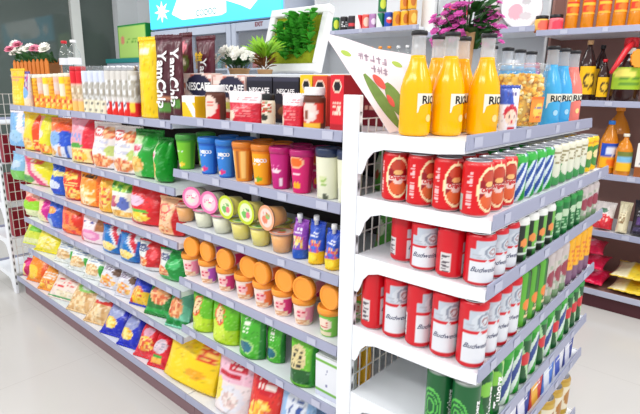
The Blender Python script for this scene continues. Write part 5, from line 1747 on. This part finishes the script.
# shelf 0.5: red and white bag, black and cream packs
z4 = .50 + EPS
wb = dict(cat='food bag', name='food_bag')


def wall_bag(px0, px1, z, h, X, t, des, back, look, tilt=.3, kind='stand', seed=1, up=0):
    ya_, yb_ = col_y(px0, X + t / 2, z + .05), col_y(px1, X + t / 2, z + .05)
    inst('food_bag', pouch((ya_ - yb_) * .95, h, t, des, back, None, kind, tilt, seed=seed), look, 'food bag', (X, (ya_ + yb_) / 2, z + up))


wall_bag(592, 614, z4, .17, 2.42, .10, D((236, 226, 222), ('r', 0, 0, 1, .45, (214, 34, 50)), ('e', .5, .7, .22, .1, (70, 120, 90)), ('food', .5, .4, .4, .16, [(236, 60, 70), (250, 200, 190), (220, 40, 54)])), (225, 200, 196), 'white and red food bag on the brown wall shelf')
wall_bag(615.5, 629, z4, .19, 2.42, .08, D((236, 226, 190), ('w', .2, .3, .8, .7, (150, 120, 80), 5), ('r', .7, 0, 1, 1, (220, 206, 170))), (226, 214, 180), 'cream food bag beside the black pack on the wall shelf', seed=2)
wall_bag(629.5, 655, z4, .21, 2.42, .09, D((34, 28, 44), ('r', .2, .3, .8, .5, (90, 60, 130)), ('w', .2, .55, .8, .75, (205, 205, 215), 3), ('r', .1, .1, .9, .2, (70, 60, 100))), (30, 26, 40), 'black and purple food pack at the end of the wall shelf', seed=3)

# base shelf 0.115: stacked red bags, yellow bags
z5 = .115 + EPS
for i in range(3):
    des = D((226, 24, 76), ('e', .5, .5, .3, .3, (240, 90, 130)), ('w', .3, .4, .7, .6, (250, 205, 215), 2))
    ya_, yb_ = col_y(572, 2.5, .2), col_y(606, 2.5, .2)
    w = (ya_ - yb_) * .95
    m = pouch(.20, .26, .085, des, (206, 18, 66), None, 'pillow', PI / 2 - .08, seed=40 + i)
    zoff = z5 + i * .098
    inst('food_bag', m, 'pinkish red food bag, %s of the stack on the low wall shelf' % ['lowest', 'middle', 'topmost'][i], 'food bag', (2.43, (ya_ + yb_) / 2 + .01 * i, zoff), .1 * (i - 1), 'red bags stacked on the low wall shelf')
for i in range(2):
    des = D((246, 214, 60), ('r', 0, 0, .3, 1, (246, 236, 196)), ('e', .6, .5, .25, .3, (250, 190, 20)), ('r', .3, .8, .9, .95, (60, 50, 40)))
    m = pouch(.30, .30, .075, des, (246, 228, 150), None, 'pillow', PI / 2 - .06, seed=50 + i)
    inst('food_bag', m, 'yellow and cream food bag, %s of two on the low wall shelf' % ['lower', 'upper'][i], 'food bag', (2.42, at_wall(636, .2, 2.42), z5 + .09 * i), .0, 'yellow bags on the low wall shelf')

# ---------------------------------------------------------------- wall shelf with soda cans
zc = 1.795 + EPS
def soda(c, sh): return can_parts(.12, .033, D(c, *sh))
sodas = [((20, 110, 60), [('e', .5, .5, .12, .3, (200, 214, 60))]), ((30, 26, 30), [('w', .35, .3, .65, .7, (225, 225, 225), 3)]), ((44, 36, 44), [('r', .3, .3, .7, .5, (210, 60, 70))]), ((206, 24, 40), [('d', .3, .6, .2, (240, 230, 230))]), ((226, 90, 80), [('e', .5, .5, .14, .3, (240, 200, 180))]), ((170, 120, 170), [('e', .5, .5, .1, .2, (226, 210, 226))]),
         ((24, 120, 80), [('d', .3, .6, .3, (226, 236, 226))]), ((30, 70, 170), [('e', .5, .5, .12, .2, (226, 60, 60)), ('e', .5, .6, .1, .08, (240, 240, 245))]), ((232, 160, 24), [('e', .5, .5, .1, .3, (200, 110, 30))]), ((236, 176, 40), [('e', .5, .5, .1, .3, (200, 110, 30))]), ((214, 140, 30), [('e', .5, .5, .1, .3, (240, 200, 90))])]
names = ['green', 'black', 'dark', 'red', 'coral', 'mauve', 'teal green', 'blue', 'amber', 'golden', 'bronze']
spx = [336, 344, 352, 359, 366, 373, 380.5, 388.5, 397, 405, 413]
for (c, s), n, px in zip(sodas, names, spx):
    inst('soda_can', soda(c, s), '%s soda can on the white wall shelf behind the leaflet' % n, 'can', (2.45, col_y(px, 2.45, zc + .06), zc), .8, 'soda cans on the wall shelf')
for (k, px, n) in ((0, 383, 'lime topped'), (8, 405, 'upper amber'), (9, 413, 'upper golden')):
    inst('soda_can', soda(*sodas[k]), '%s soda can stacked on the row below' % n, 'can', (2.45, col_y(px - .5, 2.45, zc + .18), zc + .1212), .8, 'soda cans on the wall shelf')
zj = 1.44 + EPS
jp = [(352, None, 'pale'), (361, None, 'pale'), (371, 'juice_orange', 'orange'), (380, 'juice_orange', 'orange'), (389, 'juice_orange', 'orange'), (398, None, 'clear'), (407, None, 'clear'), (416, None, 'clear')]
pets = {None: pet(.225, .032, 'white_plastic', (150, 180, 214)), 'juice_orange': pet(.225, .034, 'orange_plastic', (245, 170, 40), 'juice_orange')}
for i, (px, l, n) in enumerate(jp):
    inst('juice_bottle', pets[l], '%s drink bottle, %s under the soda can shelf' % (n, ORD[i]), 'bottle', (2.46, col_y(px, 2.46, zj + .15), zj), 0, 'drink bottles under the soda cans')

# pale shelf: white display board, round tins
zr = 1.735 + EPS
yb0 = col_y(428, 2.5, zr + .1)
inst('display_board', [('board', MB().box(-.01, .01, -.085, .085, 0, .32, ch=.004).build('board', 'white_plastic')), ('board_foot', MB().box(-.05, .06, -.06, .06, 0, .006).build('board_foot', 'white_plastic'))], 'tall plain white display board beside the soda cans', 'board', (2.5, yb0, zr + .001), -.5)


def round_tin(r, d, des, look, px, z):
    m = MB()
    n, rings = 40, 14
    vs, cs, fs = [], [], []
    for i in range(rings + 1):
        for k in range(n):
            a = 2 * PI * k / n
            rr = r * (i + .01) / (rings + .01)
            vs.append((0 if i < rings else .003, -rr * math.cos(a), r + rr * math.sin(a)))
            cs.append(des(.5 + .5 * i / rings * math.cos(a), .5 + .5 * i / rings * math.sin(a)))
    for i in range(rings):
        for k in range(n):
            fs.append((i * n + k, i * n + (k + 1) % n, (i + 1) * n + (k + 1) % n, (i + 1) * n + k))
    m.add(vs, fs, cs)
    face = m.build('tin_face', 'card')
    q = MB().lathe([(r, 0), (r + .003, .002), (r + .003, d * .3), (r, d * .32), (r, d)], 40).map(lambda p: Vector((.0035 + p.z, -p.y, r + .003 + p.x))).build('tin_wall', 'aluminium')
    q.transform(Matrix.Translation((0, 0, 0)))
    face.transform(Matrix.Translation((0, 0, .003)))
    inst('round_tin', [('tin_face', face), ('tin_wall', q)], look, 'tin', (2.44, col_y(px, 2.44, z + r), z), .55)


round_tin(.105, .06, D((226, 206, 200), ('e', .5, .65, .4, .25, (224, 60, 50)), ('e', .4, .3, .25, .2, (150, 190, 130)), ('o', .5, .5, .5, .5, (150, 140, 130), .9)), 'round tin with red and green picture behind the pink flowers', 456, zr)
round_tin(.105, .06, D((226, 216, 220), ('e', .4, .4, .22, .22, (214, 160, 176)), ('o', .5, .5, .5, .5, (120, 110, 110), .9)), 'round tin with pink picture beside the flowers', 499, zr)
round_tin(.125, .06, D((246, 242, 246), ('e', .35, .4, .18, .2, (226, 176, 190)), ('e', .6, .3, .14, .1, (214, 205, 210)), ('e', .6, .65, .12, .08, (200, 196, 200))), 'large round white tin with faint pink pictures', 522, zr)
# things under the tins, seen between bottles and popcorn
zs_ = 1.35 + EPS
inst('snack_tub', small_jar(.17, .055, D((150, 60, 160), ('e', .5, .5, .2, .3, (214, 150, 214))), 'magenta_lid'), 'purple lidded tub on the pale wall shelf above the bottles', 'tub', (2.48, col_y(531, 2.48, zs_ + .1), zs_), .6)
inst('snack_tub', small_jar(.19, .05, D((206, 226, 226), ('e', .5, .5, .2, .3, (240, 240, 240))), 'white_plastic'), 'pale blue tub beside the purple tub on the wall shelf', 'tub', (2.48, col_y(512, 2.48, zs_ + .1), zs_), .6)

# ---------------------------------------------------------------- glass door fridge on the wall beyond
def fridge():
    xs, xe, ya_, yb_, H = 2.36, 2.88, 3.42, 5.66, 2.35
    yc = (ya_ + yb_) / 2
    t = thing('drinks_fridge', 'tall grey glass-door fridge with a lit cyan banner', 'fridge', ((xs + xe) / 2, yc, 0))
    off = Vector((-(xs + xe) / 2, -yc, 0))
    B = lambda m, n, mt, par=t: link(n, m.map(lambda p: p + off).build(n, mt), par)
    B(MB().box(xs + .06, xe, ya_, ya_ + .04, 0, H).box(xs + .06, xe, yb_ - .04, yb_, 0, H).box(xe - .03, xe + .001, ya_ + .041, yb_ - .041, .251, 1.954).box(xs + .02, xe + .003, ya_ - .003, yb_ + .003, 1.955, H + .003).box(xs + .02, xe + .003, ya_ - .003, yb_ + .003, .0, .25), 'cabinet', 'fridge_grey')
    B(MB().box(xs + .10, xe - .04, ya_ + .05, yb_ - .05, .26, .28), 'fridge_shelf', 'fridge_inside')
    for z in (.7, 1.1, 1.5):
        B(MB().box(xs + .10, xe - .04, ya_ + .05, yb_ - .05, z, z + .015), 'fridge_shelf', 'fridge_inside')
    bn = B(MB().box(xs - .005, xs + .018, ya_ + .02, yb_ - .02, 1.965, 2.33), 'banner', 'banner_cyan')
    # white shapes on the banner: a starburst, a plaque and a pointed cloud
    sh = MB()
    def flat(pts):
        sh.add([(xs - .0065, y, z) for y, z in pts], [tuple(range(len(pts)))])
    st = []
    for k in range(16):
        a = 2 * PI * k / 16
        r = .12 if k % 2 == 0 else .05
        st.append((5.38 + r * 1.3 * math.cos(a), 2.14 + r * math.sin(a)))
    flat(st)
    flat([(5.18, 2.10), (4.98, 2.03), (4.3, 2.03), (4.22, 2.05), (4.22, 2.16), (4.0, 2.10), (3.86, 2.05), (3.7, 2.16), (3.62, 2.33), (5.0, 2.33), (5.1, 2.2)])
    link('white_shapes', sh.map(lambda p: p + off).build('white_shapes', 'banner_white'), bn)
    vs, fs = text_flat('COOOO', .09, 0, .002)
    link('lettering', MB().add([(xs - .0078, 4.55 - x, 2.078 + y) for x, y in vs], fs).map(lambda p: p + off).build('lettering', 'teal_trim'), bn)
    n = 3
    L = (yb_ - ya_) / n
    for k in range(n):
        a, b = ya_ + L * k + .006, ya_ + L * (k + 1) - .006
        d = MB()
        d.box(xs, xs + .045, a, a + .07, .27, 1.94, ch=.004).box(xs, xs + .045, b - .07, b, .27, 1.94, ch=.004)
        d.box(xs, xs + .045, a + .07, b - .07, 1.86, 1.94, ch=.004).box(xs, xs + .045, a + .07, b - .07, .27, .35, ch=.004)
        do = B(d, 'door', 'fridge_grey')
        link('door_glass', MB().box(xs + .02, xs + .024, a + .07, b - .07, .35, 1.86).map(lambda p: p + off).build('door_glass', 'clear_glass'), do)
        link('handle', MB().box(xs - .03, xs - .012, b - .05, b - .03, .9, 1.5, ch=.004).box(xs - .014, xs, b - .048, b - .032, .92, .95).box(xs - .014, xs, b - .048, b - .032, 1.45, 1.48).map(lambda p: p + off).build('handle', 'white_metal'), do)
    vs, fs = text_flat('EXIT', .055, 0, .002)
    link('lettering', MB().add([(xs - .0012, 3.745 - x, 1.91 + y) for x, y in vs], fs).map(lambda p: p + off).build('lettering', 'maroon_box'), t)
    r = random.Random(3)
    cols = ['blue_lid', 'juice_orange', 'white_plastic', 'leaf_lid', 'red_plastic', 'teal_trim']
    i = 0
    y = ya_ + .16
    bp = {c: pet(.235, .034, c, lin_lab, c) for c, lin_lab in zip(cols, [(60, 120, 200), (240, 170, 60), (190, 200, 214), (100, 170, 80), (200, 60, 60), (60, 150, 150)])}
    while y < yb_ - .12:
        c = r.choice(cols)
        inst('chilled_bottle', bp[c], 'drink bottle behind the fridge glass, %s on the upper fridge shelf' % (ORD[i] if i < 16 else ORD[i - 16] + ' again'), 'bottle', (xs + .2, y, 1.5165), 0, 'bottles in the fridge')
        y += r.uniform(.13, .17)
        i += 1


glow('banner_cyan', (70, 196, 240), .8)
glow('banner_white', (246, 252, 254), .9)
fridge()

# low cooler with a green carton on it, beyond the fridge
lc = thing('chest_cabinet', 'white cabinet with teal top band beyond the fridge', 'cabinet', (2.6, 6.25, 0))
link('cabinet_body', MB().box(-.24, .28, -.55, .55, 0, 1.60, ch=.005).build('cabinet_body', 'fridge_grey'), lc)
link('top_band', MB().box(-.25, .285, -.56, .56, 1.60, 1.655, ch=.003).build('top_band', 'teal_trim'), lc)
link('door_panel', MB().box(-.255, -.2405, -.52, .52, .1, 1.55, ch=.004).build('door_panel', 'fridge_inside'), lc)
gc = D((186, 226, 120), ('w', .3, .45, .7, .62, (120, 180, 70), 2), ('e', .16, .55, .07, .12, (226, 150, 120)), ('r', 0, .94, 1, 1, (30, 150, 70)), ('r', 0, 0, .02, 1, (60, 160, 70)), ('r', .97, 0, 1, 1, (40, 150, 70)), ('r', 0, 0, 1, .03, (120, 190, 90)))
inst('carton_box', carton(.68, .40, .40, gc, (20, 130, 62), (24, 130, 60)), 'large light green carton standing on the teal topped cabinet', 'carton', (2.37, 6.12, 1.6565), 0)

# ---------------------------------------------------------------- goods seen through the wire backs
mb_ = carton(.13, .10, .125, D((120, 30, 44), ('w', .2, .4, .8, .7, (226, 180, 160), 2)), (112, 28, 40), (130, 40, 52))
inst('food_box', mb_, 'maroon box on the near bay top shelf seen through the wire mesh', 'box', (.27, .895, NEAR[1] + EPS), 0)
gp_ = pouch(.10, .15, .06, D((90, 176, 60), ('e', .5, .5, .3, .2, (226, 236, 200)), ('e', .5, .3, .2, .1, (200, 90, 50))), (70, 160, 50), None, 'gusset', .08, seed=91)
inst('snack_bag', gp_, 'green pouch at the back of the third shelf seen through mesh', 'snack bag', (.26, .868, NEAR[3] + EPS), -.6)
inst('snack_bag', gp_, 'green pouch at the back of the second shelf seen through mesh', 'snack bag', (.24, .868, NEAR[2] + EPS), -.5)
yp_ = pouch(.10, .15, .06, D((248, 190, 30), ('e', .5, .5, .3, .2, (240, 110, 40))), (244, 170, 24), None, 'gusset', .08, seed=92)
inst('snack_bag', yp_, 'orange yellow pouch at the corner of the fifth shelf behind the box', 'snack bag', (.15, .868, NEAR[5] + EPS), -.5)
rbx = carton(.16, .12, .17, D((170, 30, 50), ('w', .2, .3, .8, .7, (226, 150, 130), 3)), (150, 26, 44), (180, 50, 60))
for lv_, z in (('second', .851), ('third', .601), ('lowest but one', .361)):
    for k in range(3):
        inst('gift_box', rbx, 'dark red box on the %s shelf of the distant end unit, %s along' % (lv_, ORD[k]), 'box', (.13 + .20 * k, 3.70, z), -PI / 2, 'red boxes on the distant end unit')
